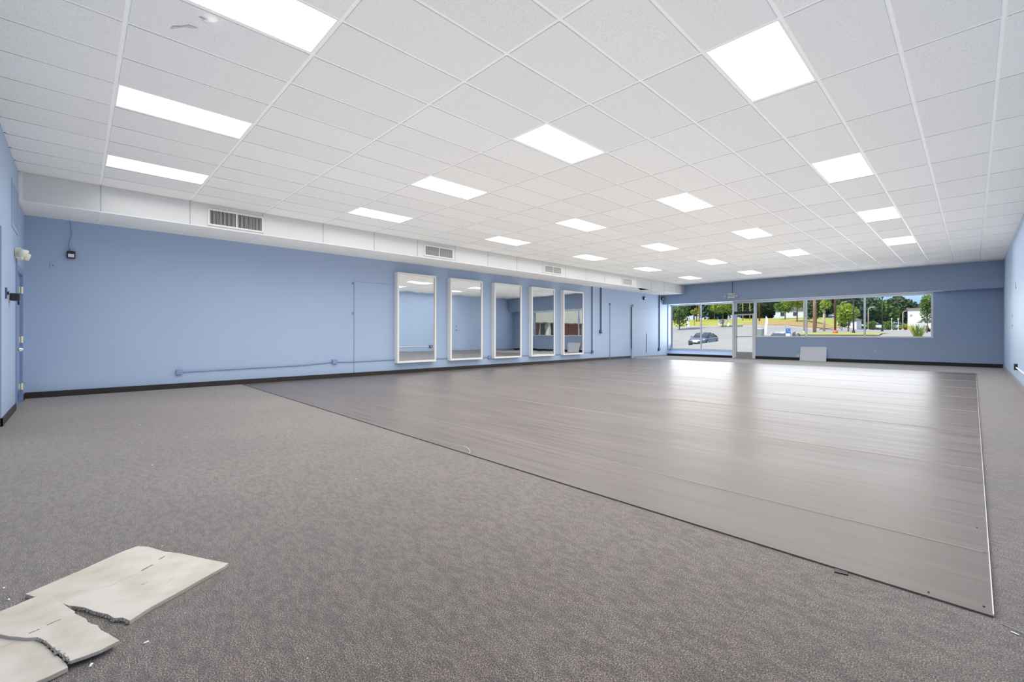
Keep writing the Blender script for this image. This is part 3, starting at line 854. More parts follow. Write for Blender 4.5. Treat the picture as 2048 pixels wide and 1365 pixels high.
# ------------------------------------------------------------------ vinyl sheet
vin = empty('vinyl_sheet', (5.76, 11.2, 0), 'large grey satin vinyl sheet laid in strips over the carpet', 'floor sheet')
VX0, VX1, VY0, VY1 = .06, 11.41, 3.25, 19.25
seams = [VY0, 3.97, 5.98, 7.96, 9.96, 11.96, 13.96, 15.96, 17.96, VY1]
for n, (a, b) in enumerate(zip(seams[:-1], seams[1:])):
    mb = MB(); nx, ny = 60, 10
    ph = rng.random(6) * 6.28
    ok = []
    for p in range(ny + 1):
        for q in range(nx + 1):
            x = VX0 + (VX1 - VX0) * q / nx
            y = a + .002 + (b - a - .004) * p / ny
            w = math.sin(math.pi * p / ny)
            k = .0005 * w * (math.sin(1.1 * x + ph[0]) + .7 * math.sin(2.3 * x + 3 * y + ph[1]) + .5 * math.sin(3.7 * y + .4 * x + ph[2]))
            edge = .0004 * math.exp(-((y - b) / .05) ** 2)
            mb.v.append((x, y, .0075 + k + edge + .0006 * (n % 2)))
    for p in range(ny):
        for q in range(nx):
            c = p * (nx + 1) + q
            mb.f.append((c, c + 1, c + nx + 2, c + nx + 1))
    # rim down to the carpet
    rim = [q for q in range(nx + 1)] + [p * (nx + 1) + nx for p in range(1, ny + 1)] + [ny * (nx + 1) + q for q in range(nx - 1, -1, -1)] + [p * (nx + 1) for p in range(ny - 1, 0, -1)]
    base = len(mb.v); nr = len(rim)
    mb.v += [mb.v[r] for r in rim] + [(mb.v[r][0], mb.v[r][1], .0005) for r in rim]
    for r in range(nr):
        s = (r + 1) % nr
        mb.f.append((base + s, base + r, base + nr + r, base + nr + s))
    mb.build('vinyl_strip', m_vinyl, vin, smooth=True)
m_bead = mat('pale_seam_bead', (0.34, 0.31, 0.29), 0.3, noise=0.15)
for a in seams[1:-1]:
    MB().tube([(VX0 + .02 + (VX1 - VX0 - .04) * k / 12, a + .003 * math.sin(k * 1.7 + a), .0078) for k in range(13)], .0035, 6).build('seam_bead', m_bead, vin)
m_edge = mat('pale_edge_strip', (0.62, 0.60, 0.58), 0.35, noise=0.1)
bx('edge_strip', m_edge, vin, VX1 - .001, VX1 + .003, VY0 + .004, VY1, 0, .0125)
m_edge_dark = mat('dark_sheet_edge', (0.10, 0.088, 0.08), 0.5, noise=0.1)
bx('edge_strip', m_edge_dark, vin, VX0, VX1, VY0 - .003, VY0 + .001, 0, .0085)
tag(MB().prism([(10.893, 3.243), (10.942, 3.244), (10.948, 3.215), (10.898, 3.203)], 0, .006).build('tape_scrap', m_black), 'black scrap of tape at the near edge of the vinyl sheet', 'tape')
sx = [(.01 + 11.4, 3.30, .018), (11.25, 3.29, .018), (11.36, 3.45, .018), (11.385, 4.35, .018)]
me = MB().tube([(0, 0, -.004), (0, 0, -.001)], .0042, 8, .003).mesh('floor_screw', m_ink)
for n, (x, y, lab) in enumerate(((11.385, 3.31, 'at the near corner'), (11.22, 3.285, 'along the near edge'), (11.37, 4.36, 'along the pale side edge'))):
    o = bpy.data.objects.new('floor_screw', me); C.objects.link(o); o.location = (x, y, .0125)
    tag(o, 'dark screw head in the vinyl sheet ' + lab, 'screw', 'screws in the vinyl sheet')
tag(MB().tube([(7.81, 3.39, .014), (7.93, 3.36, .015), (8.03, 3.31, .014), (8.08, 3.262, .014)], .0013, 6).build('loose_thread', m_white_crumb), 'pale loose thread near the edge of the vinyl sheet', 'thread')
tag(MB().tube([(11.43, 3.215, .004), (11.46, 3.195, .006), (11.52, 3.17, .006), (11.60, 3.12, .004)], .0022, 6).build('loose_thread', m_grey_base), 'grey frayed carpet strand beyond the vinyl corner', 'thread')
tag(MB().tube([(11.454, 3.170, .003), (11.474, 3.163, .003)], .0026, 8).build('loose_screw', m_chrome), 'metal screw lying on the carpet beyond the vinyl corner', 'screw')

# ------------------------------------------------------------------ drywall pieces
PA = [(8.321, 0.881), (8.365, 0.92), (8.494, 0.975), (8.562, 1.024), (8.676, 1.083), (8.777, 1.137), (8.85, 1.178), (8.873, 1.155), (8.934, 1.051), (8.991, 0.955), (9.037, 0.868), (9.088, 0.803), (9.045, 0.785), (9.026, 0.761), (8.975, 0.744), (8.941, 0.723), (8.903, 0.702), (8.855, 0.681), (8.813, 0.652), (8.79, 0.633), (8.733, 0.608), (8.63, 0.574), (8.602, 0.529), (8.549, 0.501), (8.495, 0.588), (8.449, 0.667), (8.38, 0.764), (8.339, 0.831)]
PB = [(8.714, 0.37), (8.686, 0.442), (8.669, 0.481), (8.646, 0.52), (8.624, 0.569), (8.72, 0.596), (8.778, 0.616), (8.837, 0.634), (8.891, 0.653), (8.901, 0.65), (8.944, 0.667), (8.981, 0.683), (9.015, 0.688), (9.043, 0.7), (9.064, 0.713), (9.111, 0.722), (9.149, 0.737), (9.196, 0.754), (9.234, 0.767), (9.254, 0.715), (9.255, 0.678), (9.252, 0.642), (9.208, 0.63), (9.166, 0.615), (9.133, 0.602), (9.08, 0.587), (9.036, 0.571), (9.004, 0.554), (8.983, 0.528), (8.954, 0.506), (8.929, 0.484), (8.844, 0.431), (8.767, 0.376)]
PC = [(8.766, 0.376), (8.843, 0.431), (8.923, 0.483), (8.949, 0.505), (8.974, 0.528), (8.995, 0.553), (9.025, 0.565), (9.065, 0.579), (9.116, 0.594), (9.150, 0.606), (9.192, 0.620), (9.240, 0.634), (9.267, 0.638), (9.279, 0.597), (9.284, 0.564), (9.291, 0.523), (9.302, 0.454), (9.021, 0.363)]

def board(name, poly, z0, z1, label, torn, tilt=None):
    t = empty(name, (sum(p[0] for p in poly) / len(poly), sum(p[1] for p in poly) / len(poly), z0), label, 'drywall')
    mb = MB().prism(poly, z0, z1)
    if tilt:
        mb.v = [(x, y, z + tilt(x, y)) for x, y, z in mb.v]
    mb.build('paper_board', m_drywall, t, bevel=.0015)
    if torn:
        ch = MB()
        for (x0, y0), (x1, y1) in zip(torn[:-1], torn[1:]):
            for k in range(6):
                u = (k + random.random()) / 6
                x, y = x0 + (x1 - x0) * u, y0 + (y1 - y0) * u
                r = random.uniform(.0022, .0055)
                zz = z0 + (tilt(x, y) if tilt else 0) + random.uniform(.003, .011)
                ch.sphere((x + random.uniform(-.004, .004), y + random.uniform(-.004, .004), zz), r, 6, 4)
        ch.v = [(a + random.uniform(-.0022, .0022), b + random.uniform(-.0022, .0022), max(.0006, c + random.uniform(-.002, .002))) for a, b, c in ch.v]
        ch.build('torn_core', m_gypsum, t)
    return t
pa = board('drywall_sheet', PA, .0, .0165, 'large cream drywall piece with broken lower edge, lying farthest from the others', PA[11:22])
pb = board('drywall_sheet', PB, .017, .0295, 'middle cream drywall piece overlapping the larger one, cracked along one side', PB[21:28], None)
pc = board('drywall_sheet', PC, .002, .0185, 'cream drywall piece cut off by the picture corner', PC[5:12])
ra = math.atan2(.984 - .868, 8.544 - 8.655)
text('lettering', 'SHEETING', .0125, (8.634, .895, .0168), (0, 0, math.atan2(.923 - .868, 8.613 - 8.655)), m_ink, pa, .0003)
text('lettering', 'LIGHT', .0125, (8.565, .956, .0168), (0, 0, math.atan2(.984 - .927, 8.544 - 8.585)), m_ink, pa, .0003)
MB().tube([(8.722, .754, .0166), (8.668, .856, .0166)], .0009, 4).build('pencil_line', m_pencil, pa)
MB().tube([(8.855, .941, .0166), (8.83, .974, .0166)], .0009, 4).build('pencil_line', m_pencil, pa)
MB().sphere((8.798, .866, .0166), .008, 6, 3, .15).sphere((8.790, .880, .0166), .005, 6, 3, .15).build('dent', m_gypsum, pa)
text('lettering', 'GOLD', .010, (8.953, .547, .0297), (0, 0, math.atan2(.562 - .533, 8.949 - 8.958)), m_ink, pb, .0003)
text('lettering', 'SHEETING', .0085, (8.929, .596, .0297), (0, 0, math.atan2(.621 - .571, 8.921 - 8.937)), m_ink, pb, .0003)
MB().tube([(8.975, .470, .0187), (8.957, .505, .0187)], .001, 4).build('pencil_line', m_pencil, pc)

# white crumbs of gypsum on the carpet
crumbs = [(8.38, .429, 1.6), (8.523, .454, 1.5), (9.263, .838, 1.9), (9.275, .693, 1.9), (8.369, .977, .8), (8.684, 1.141, .8), (9.15, .967, .8), (7.233, .893, 1.1), (6.527, 1.884, 1.2), (8.027, 2.192, 1.1), (9.098, 2.541, .8), (6.469, 1.113, 1.3), (10.086, 2.107, .7), (9.75, 1.227, .8), (8.102, 1.327, .9), (11.15, 3.05, .5), (5.4, 1.5, 1.3), (6.1, 2.3, 1.1), (3.9, .9, 1.8), (4.2, 1.2, 1.8)]
for n, (x, y, s) in enumerate(crumbs):
    mb = MB()
    r = .0055 * s
    mb.sphere((x, y, r * .45), r, 5, 3, .5)
    th = random.uniform(0, 3.1)
    q = [(a - x + random.uniform(-.25, .25) * r, (b - y) * .45 + random.uniform(-.2, .2) * r, c * .6) for a, b, c in mb.v]
    mb.v = [(x + a * math.cos(th) - b * math.sin(th), y + a * math.sin(th) + b * math.cos(th), c) for a, b, c in q]
    near = 'by the drywall pieces' if x > 8.3 and y < 1.2 else ('on the open carpet' if x > 5 else 'near the steel door')
    tag(mb.build('gypsum_crumb', m_white_crumb), 'tiny white crumb of gypsum ' + near, 'crumb', 'gypsum crumbs ' + near)
# torn paper and scuff on a ceiling board
tp = MB()
tp.loft([[(7.08 + .10 * u, 1.36 + .10 * u, ZT - .004 - .03 * math.sin(2.6 * u)), (7.13 + .09 * u, 1.33 + .12 * u, ZT - .004 - .035 * math.sin(2.6 * u)),
          (7.13 + .09 * u, 1.332 + .12 * u, ZT - .0025 - .035 * math.sin(2.6 * u)), (7.08 + .10 * u, 1.362 + .10 * u, ZT - .0025 - .03 * math.sin(2.6 * u))] for u in (0, .25, .5, .75, 1)])
tag(tp.build('torn_flap', m_tile), 'torn white flap hanging from a ceiling board beside the nearest panel', 'ceiling flap')
tag(MB().prism([(6.80, 1.19), (6.86, 1.205), (6.90, 1.25), (6.96, 1.29), (6.97, 1.345), (6.94, 1.33), (6.91, 1.275), (6.86, 1.235)], ZT - .0055, ZT - .0035).build('ceiling_scuff', mat('grey_scuff', (.52, .52, .51), .9, noise=.3, nscale=30)), 'grey scuff on the ceiling board beside the torn flap', 'scuff')

# ================================================================== outside
def interp(x, xs, ys):
    return float(np.interp(x, xs, ys))

def gz(x, y):
    L = interp(y, [23, 53, 75, 77, 104, 140, 200], [-.1, -.1, 2.3, 2.4, 4.5, 5.4, 6.5])
    R = interp(y, [23, 40, 46, 60, 80, 100, 118, 140, 200], [-.1, -.1, 1.16, 1.38, 1.68, 1.95, 2.15, 2.6, 4.0])
    t = min(1, max(0, (x + 10) / 8)); t = t * t * (3 - 2 * t)
    return L * (1 - t) + R * t

def ground(name, xs, ys, m, label, dz=0.0, outline=None):
    mb = MB()
    for y in ys:
        for x in xs:
            mb.v.append((x, y, gz(x, y) + dz))
    n = len(xs)
    for a in range(len(ys) - 1):
        for b in range(n - 1):
            q = a * n + b
            mb.f.append((q, q + 1, q + n + 1, q + n))
    return tag(mb.build(name, m, smooth=True), label, kind='structure')
ground('ground', np.linspace(-90, 60, 51), np.linspace(23.56, 200, 90), m_asphalt, 'sunlit asphalt lot and street outside the windows')
ground('lawn', np.linspace(-90, -5, 43), np.linspace(77, 106, 16), m_grass, 'sloping green grass bank across the parking lot', .06)
ground('lawn_strip', np.linspace(-.6, 6.2, 12), np.linspace(45.6, 52, 8), m_grass, 'low grass strip by the street seen over the window sill', .05)
ground('lawn_dry', np.linspace(-17, -4.5, 14), np.linspace(79, 93, 10), m_grass_dry, 'dry orange patch at the end of the grass bank', .10)
ground('hillside', np.linspace(-90, 60, 31), np.linspace(107, 198, 20), m_leaf_dark, 'dark wooded ground behind the grass bank', .08)
cb = MB()
for k in range(20):
    x0, x1 = -90 + k * 4.3, -90 + (k + 1) * 4.3 - .05
    cb.loft([[(x, 76.4, gz(x, 76.4)), (x, 77.0, gz(x, 77)), (x, 77.0, gz(x, 77) + .22), (x, 76.4, gz(x, 76.4) + .22)] for x in (x0, x1)])
tag(cb.build('kerb', m_concrete), 'pale concrete kerb at the foot of the grass bank', kind='structure')
tag(MB().prism([(-31, 69), (-25.5, 69), (-24.8, 71.5), (-31, 72)], 1.62, 2.10).build('mulch_bed', mat('orange_mulch', (.42, .22, .12), .95, noise=.3)), 'orange mulch bed at the edge of the parking lot', 'flower bed')

# leaves
def crown_mesh(c, rx, ry, rz, n, leaf, m, seed, nb=14):
    r = np.random.default_rng(seed)
    bc = r.normal(size=(nb, 3)); bc /= np.linalg.norm(bc, axis=1)[:, None]
    bc *= (r.random((nb, 1)) ** .5) * .62
    br = .36 + .22 * r.random(nb)
    k = r.integers(0, nb, n)
    d = r.normal(size=(n, 3)); d /= np.linalg.norm(d, axis=1)[:, None]
    p = bc[k] + d * (br[k] * (.55 + .5 * r.random(n)))[:, None]
    p = p * np.array([rx, ry, rz]) + np.array(c)
    nrm = d + .8 * r.normal(size=(n, 3)); nrm /= np.linalg.norm(nrm, axis=1)[:, None]
    a = np.cross(nrm, r.normal(size=(n, 3))); a /= np.linalg.norm(a, axis=1)[:, None]
    b = np.cross(nrm, a)
    s = (leaf * (.6 + .8 * r.random(n)))[:, None]
    V = np.stack([p - a * s - b * s * .15, p - b * s * .6, p + a * s + b * s * .1, p + b * s * .6], 1).reshape(-1, 3)
    mb = MB()
    mb.v = [tuple(x) for x in V.tolist()]
    mb.f = [(4 * i, 4 * i + 1, 4 * i + 2, 4 * i + 3) for i in range(n)]
    return mb

def tree(name, label, x, y, h, crx, crz, m, n=1600, leaf=.22, trunk=.13, group=None, seed=1, clear=None, z=None):
    z0 = gz(x, y) if z is None else z
    t = empty(name, (x, y, z0), label, 'tree', group)
    cz = z0 + h - crz
    mb = MB().tube([(x, y, z0 - .05), (x + .05, y, z0 + (cz - z0) * .5), (x, y, cz + crz * .3)], trunk, 7, trunk * .45)
    for a in range(4):
        ang = a * 1.6 + seed
        mb.tube([(x, y, cz - crz * .5), (x + crx * .5 * math.cos(ang), y + crx * .5 * math.sin(ang), cz + crz * .25)], trunk * .4, 5, trunk * .15)
    mb.build('trunk', m_bark, t)
    tag(crown_mesh((x, y, cz), crx, crx, crz, n, leaf, m, seed).build('crown', m, t), kind='stuff')
    return t

tree('broadleaf_tree', 'bright green young tree behind the parked dark blue car', -17.0, 75.2, 5.3, 2.1, 1.75, m_leaf_lime, 2400, .16, .10, seed=3)
tree('broadleaf_tree', 'green tree at the window edge next to the mirror wall', -22.3, 71.0, 5.6, 2.3, 2.4, m_leaf_mid, 2400, .17, .11, seed=4)
tree('broadleaf_tree', 'small rounded green tree between the brown pole and bright tree', -28.6, 101.0, 4.6, 1.5, 1.7, m_leaf_mid, 1400, .17, .1, seed=5)
tree('broadleaf_tree', 'lime green tree beside the street lamp over the long window', -9.6, 88.0, 6.0, 2.6, 2.0, m_leaf_lime, 2400, .18, .12, seed=6)
tree('broadleaf_tree', 'large rounded green tree beside the black lamp post', .35, 70.0, 4.3, 1.75, 1.75, m_leaf_lime, 2600, .13, .09, seed=7)
tree('broadleaf_tree', 'dark leafy tree behind the thick brown utility pole', -5.2, 80.0, 5.6, 1.7, 2.5, m_leaf_dark, 2400, .16, .12, seed=8)
tree('broadleaf_tree', 'leafy tree with reddish tips at the far end of the long window', 8.45, 55.0, 3.7, .75, 1.35, m_leaf_mid, 1400, .09, .05, seed=9)
tree('broadleaf_tree', 'small dark green street tree left of the dark red pole', -3.0, 86.0, 2.6, .8, .95, m_leaf_mid, 800, .11, .06, seed=10)
tree('broadleaf_tree', 'slim green sapling behind the white banner on the bank', -24.0, 80.5, 3.4, .8, .8, m_leaf_lime, 600, .12, .05, seed=11)
tree('broadleaf_tree', 'bright green bushy tree in front of the white house', -14.0, 98.0, 4.3, 1.8, 1.7, m_leaf_mid, 1500, .16, .1, seed=12)
# wooded skyline
sky = [(-64, 113, 18, 5.5), (-56, 112, 18, 5.5), (-49, 113, 17, 5.2), (-43.5, 112, 17, 4.8), (-38.5, 113, 16, 4.6), (-34, 112, 14, 4.2), (-29.8, 113, 11, 3.6), (-26.3, 114, 5.6, 3.0), (-22.6, 113, 7.2, 3.2), (-19.2, 115, 7.6, 3.4),
       (-15.6, 121, 6.4, 3.4), (-12, 122, 5.4, 3.2), (-8.6, 123, 6.2, 3.2), (-5.6, 124, 6.4, 3.2), (-3.2, 128, 7.0, 3.2), (-.6, 136, 7.6, 3.6), (2.0, 138, 5.6, 3.2), (4.2, 137, 7.0, 3.2), (6.6, 136, 7.6, 3.4), (9.2, 136, 7.8, 3.6), (12, 135, 8, 4), (16, 134, 8, 4),
       (-59, 124, 17, 6), (-47, 125, 17, 6), (-36, 126, 15, 6), (-27, 128, 7, 4.5), (-20, 130, 9, 4.5)]
for n, (x, y, h, rx) in enumerate(sky):
    tree('woodland_tree', 'dark green tree in the wooded skyline beyond the street', x, y, h, rx, h * .52, (m_leaf_dark, m_leaf_blue, m_leaf_mid, m_leaf_dark)[n % 4], 4600, .40 if rx < 4.5 else .62, .22, 'woodland skyline trees', 40 + n)
# hedge bushes along the street
for n, (x, y, r, h) in enumerate(((1.2, 100, 1.2, 1.5), (3.2, 101, 1.0, 1.2), (-1.0, 99, 1.0, 1.9), (5.0, 101, .9, 1.1), (-4.8, 97, 1.1, 1.0))):
    t = empty('roadside_bush', (x, y, gz(x, y)), 'round green bush %s along the far side of the street' % ('with the tallest crown', 'of medium size', 'beside the curved lamp', 'of the smallest size', 'beside the white building')[n], 'bush', 'roadside bushes')
    tag(crown_mesh((x, y, gz(x, y) + h * .5), r, r, h * .55, 700, .12, m_leaf_mid, 80 + n).build('foliage', (m_leaf_mid, m_leaf_lime)[n % 2], t), kind='stuff')
    MB().tube([(x, y, gz(x, y) - .05), (x, y, gz(x, y) + h * .5)], .05, 6).build('stem', m_bark, t)
# spiky shrub
sx_, sy_ = 8.55, 44.0
z0 = gz(sx_, sy_)
t = empty('spiky_shrub', (sx_, sy_, z0), 'spiky yellow green shrub in front of the white building', 'bush')
sb = MB()
for k in range(90):
    an = random.uniform(0, 6.28); le = random.uniform(.5, 1.25); sp = random.uniform(.1, .55)
    a = Vector((sx_ + .12 * math.cos(an), sy_ + .12 * math.sin(an), z0 + random.uniform(0, .25)))
    tip = a + Vector((math.cos(an) * sp * le, math.sin(an) * sp * le, le * .95))
    sb.tube([a, (a + tip) / 2 + Vector((0, 0, .08)), tip], .022, 4, .004)
sb.build('blades', m_leaf_lime, t)
MB().sphere((sx_, sy_, z0 + .1), .2, 8, 5).build('root_crown', m_bark, t)

# poles and lamps
def pole(name, label, cat, x, y, h, r, m, arms=None, z=None):
    z0 = gz(x, y) if z is None else z
    t = empty(name, (x, y, z0), label, cat)
    MB().tube([(x, y, z0 - .1), (x, y, z0 + h)], r, 10, r * .8).build('pole', m, t, smooth=True)
    for a in (arms or []):
        MB().box(x - a[1], x + a[1], y - .06, y + .06, z0 + a[0] - .06, z0 + a[0] + .06).build('crossarm', m, t)
        for s in (-.8, 0, .8):
            MB().tube([(x + s * a[1], y, z0 + a[0] + .06), (x + s * a[1], y, z0 + a[0] + .22)], .04, 6).build('insulator', m_grey_metal, t)
    return t
pole('utility_pole', 'thick tan utility pole in front of the long window', 'pole', -1.15, 60, 9.5, .18, m_pole_wood, [(8.8, 1.1)])
p = pole('utility_pole', 'dark red utility pole with an orange foot by the grass strip', 'pole', 2.55, 50, 9.0, .085, m_pole_red, [(8.4, 1.0)])
z0 = gz(2.55, 50)
MB().sphere((2.55, 50, z0 + .12), .22, 10, 6).build('orange_foot', mat('orange_cone', (.6, .16, .06), .6), p)
pole('utility_pole', 'reddish brown utility pole rising from the grass bank', 'pole', -29.4, 95, 10, .15, m_pole_wood, [(9.2, 1.2)])
pole('utility_pole', 'brown trunk-like pole just beside the reddish pole on the bank', 'pole', -30.1, 95.4, 10, .12, m_pole_red, [(9.4, 1.0)])
pole('utility_pole', 'dark brown pole with a transformer seen right of the entrance door', 'pole', -16.7, 92, 11, .13, m_pole_red, [(6.4, 1.0)])
pole('utility_pole', 'thin pale pole seen through the transom of the entrance door', 'pole', -21.0, 96, 10, .11, m_lamp_tan)
pole('utility_pole', 'second thin pale pole seen through the entrance door', 'pole', -20.0, 97, 10, .10, m_lamp_tan)
p = pole('utility_pole', 'pale yellow post capped with green leaves by the white cottage', 'pole', -3.0, 74, 2.9, .16, m_lamp_tan)
tag(crown_mesh((-3.0, 74, gz(-3, 74) + 3.6), .9, .9, 1.2, 420, .13, m_leaf_lime, 99).build('vine_top', m_leaf_lime, p), kind='stuff')

def street_lamp(label, x, y, h, r, m, style='arm', reach=.9):
    z0 = gz(x, y)
    t = empty('street_lamp', (x, y, z0), label, 'street lamp')
    MB().tube([(x, y, z0), (x, y, z0 + .25)], r * 2.4, 10, r * 1.4).build('base', m, t)
    if style == 'arm':
        pts = [(x, y, z0), (x, y, z0 + h * .86)] + [(x + reach * (1 - math.cos(a)), y, z0 + h * .86 + h * .14 * math.sin(a)) for a in (.4, .8, 1.2, 1.57)]
        MB().tube(pts, r, 8, r * .7).build('pole', m, t, smooth=True)
        MB().box(x + reach * .85, x + reach * 1.7, y - .1, y + .1, z0 + h - .05, z0 + h + .05).build('lamp_head', m, t)
    else:
        MB().tube([(x, y, z0), (x, y, z0 + h)], r, 8, r * .8).build('pole', m, t, smooth=True)
        MB().tube([(x, y, z0 + h), (x, y, z0 + h + .18), (x, y, z0 + h + .22)], r * 2.2, 10, r * 3.0).build('lamp_head', m, t)
street_lamp('black lamp post standing at the end of the grass strip', 3.15, 55, 3.42, .065, m_lamp_black, 'top')
street_lamp('slender black lamp post with a pale globe top', 3.68, 70, 4.05, .06, m_lamp_black, 'top')
street_lamp('tan curved street lamp beside the second window mullion', 1.05, 80, 3.3, .07, m_lamp_tan, 'arm', .45)
street_lamp('tan curved street lamp left of the white building', 3.9, 90, 2.9, .075, m_lamp_tan, 'arm', .28)
street_lamp('pinkish street lamp rising behind the tan pole', -2.55, 82, 4.3, .06, m_lamp_tan, 'arm', .5)
street_lamp('short pale lamp among the parked cars', 3.0, 86, 1.6, .03, m_flag_white, 'top')
street_lamp('pale sign post lamp before the roadside bushes', 3.9, 84, 1.5, .03, m_flag_white, 'top')
street_lamp('grey lamp with dark arm behind the first window mullion', -.35, 52, 4.0, .07, m_grey_metal, 'arm', -.35)

# banners and signs
def feather_flag(label, x, y, h, w, lean):
    z0 = gz(x, y)
    t = empty('feather_flag', (x, y, z0), label, 'banner')
    MB().tube([(x, y, z0), (x + lean * .5, y, z0 + h * .5), (x + lean, y, z0 + h)], .025, 6).build('pole', m_grey_metal, t)
    rings = []
    for k in range(9):
        u = .1 + .9 * k / 8
        c = x + lean * u
        ww = w * (1 if u < .75 else max(.08, 1 - ((u - .75) / .25) ** 2))
        rings.append([(c, y - .012, z0 + h * u), (c + ww, y - .012 + .03 * math.sin(k), z0 + h * u), (c + ww, y + .012 + .03 * math.sin(k), z0 + h * u), (c, y + .012, z0 + h * u)])
    MB().loft(rings).build('banner', m_flag_white, t)
feather_flag('white feather flag standing by the kerb before the grass bank', -22.6, 74.5, 2.05, .42, -.15)
feather_flag('white feather flag leaning beside the entrance door', -1.95, 45.0, 1.85, .24, .22)
feather_flag('white feather flag behind the round roadside sign', -16.6, 75.8, 1.9, .35, .2)
z0 = gz(-17.4, 76)
t = empty('roadside_sign', (-17.4, 76, z0), 'white roadside sign with dark and pink writing under the bright tree', 'sign')
bx('panel', m_white_wall, t, -18.0, -16.95, 75.98, 76.02, z0 + .35, z0 + 1.25)
for x in (-17.9, -17.05):
    MB().tube([(x, 76, z0 - .05), (x, 76, z0 + .4)], .03, 6).build('post', m_grey_metal, t)
ring = [(-17.48 + .46 * math.cos(a), 75.97, z0 + .82 + .27 * math.sin(a)) for a in np.linspace(.5, 5.6, 16)]
MB().tube(ring, .035, 6).build('logo_ring', m_ink, t)
MB().box(-17.75, -17.2, 75.965, 75.98, z0 + .76, z0 + .84).build('logo_bar', m_ink, t)
MB().box(-17.7, -17.25, 75.965, 75.98, z0 + .62, z0 + .68).build('logo_underline', m_pink, t)
t = empty('parking_sign', (2.6, 35.0, -.1), 'blue parking sign with a white figure beside the silver car', 'sign')
MB().tube([(2.6, 35.0, -.1), (2.6, 35.0, 1.55)], .03, 8).build('post', m_grey_metal, t)
bx('blue_panel', m_blue_sign, t, 2.46, 2.74, 34.96, 34.975, 1.22, 1.54)
MB().sphere((2.58, 34.95, 1.48), .025, 8, 5).tube([(2.58, 34.953, 1.45), (2.58, 34.953, 1.36), (2.66, 34.953, 1.36), (2.69, 34.953, 1.28)], .012, 6).build('figure', m_white, t)
bx('white_panel', m_white, t, 2.46, 2.74, 34.96, 34.975, 1.02, 1.20)
t = empty('utility_cabinet', (3.58, 26.15, -.1), 'grey utility cabinet just outside the long window', 'cabinet')
bx('body', m_grey_metal, t, 3.44, 3.72, 26.0, 26.3, -.1, 1.43, bevel=.01)
bx('door', m_grey_metal, t, 3.47, 3.69, 25.985, 26.0, 0, 1.35)

# buildings
def gable_house(name, label, x0, x1, y0, y1, hw, hr, mr, win):
    z0 = gz((x0 + x1) / 2, y0)
    t = empty(name, ((x0 + x1) / 2, y0, z0), label, 'building')
    bx('walls', m_white_wall, t, x0, x1, y0, y1, z0 - .5, z0 + hw)
    xm = (x0 + x1) / 2
    MB().loft([[(x0 - .3, y, z0 + hw), (x1 + .3, y, z0 + hw), (xm, y, z0 + hw + hr)] for y in (y0 - .3, y1 + .3)]).build('roof', mr, t)
    for a, b, c, d in win:
        f = bx('window', m_white, t, x0 + a - .05, x0 + b + .05, y0 - .04, y0, z0 + c - .05, z0 + d + .05)
        bx('window_pane', m_dark_glass, f, x0 + a, x0 + b, y0 - .055, y0 - .04, z0 + c, z0 + d)
    return t
gable_house('white_house', 'white house with grey roof half hidden behind green trees', -19.0, -11.8, 110, 117, 1.7, 1.3, m_roof_grey, [(1.0, 1.8, .5, 1.3), (3.4, 4.2, .5, 1.3), (5.6, 6.4, .5, 1.3)])
gable_house('white_cottage', 'small white building behind the dark red pole', -6.3, -3.2, 100, 105, 1.25, .7, m_roof_brown, [(1.0, 1.3, .2, .9), (1.9, 2.2, .2, .9)])
z0 = gz(7, 88)
t = empty('warehouse', (8, 88, z0), 'white block building with brown roof edge at the window end', 'building')
bx('walls', m_white_wall, t, 4.75, 12, 86, 94, z0 - .3, z0 + 2.95)
bx('roof_edge', m_roof_brown, t, 4.6, 12.2, 85.8, 94.2, z0 + 2.95, z0 + 3.15)
bx('base_band', mat('ochre_band', (.62, .42, .18), .8, noise=.1), t, 4.73, 12.02, 85.97, 94.03, z0 - .3, z0 + .62)
bx('door', m_grey_metal, t, 5.0, 5.25, 85.95, 86, z0 + 2.0, z0 + 2.25)
# wing of the shopping strip, seen in the mirrors
t = empty('brick_wing', (20, 40, -.1), 'brick shop wing with beige canopy reflected in the last mirrors', 'building')
bx('brick_wall', m_brick, t, 15.0, 24, 26, 70, -.1, 4.4)
bx('canopy', m_beige, t, 12.9, 15.0, 26, 70, 2.05, 4.6)
for n in range(7):
    y = 27.5 + n * 6
    bx('canopy_post', m_beige, t, 13.0, 13.3, y, y + .3, -.1, 2.05)
    w = bx('window', m_alu, t, 14.93, 15.0, y + 1, y + 4.4, .4, 2.3)
    bx('window_pane', m_dark_glass, w, 14.92, 14.93, y + 1.1, y + 4.3, .5, 2.2)
ct = empty('traffic_cone', (13.8, 31.0, -.1), 'orange traffic cone under the canopy seen in the fourth mirror', 'cone')
MB().tube([(13.8, 31, -.1), (13.8, 31, .7)], .2, 12, .03).build('cone_body', mat('traffic_orange', (.75, .2, .05), .6), ct)
MB().box(13.55, 14.05, 30.75, 31.25, -.1, -.05).build('base', m_rubber, ct)

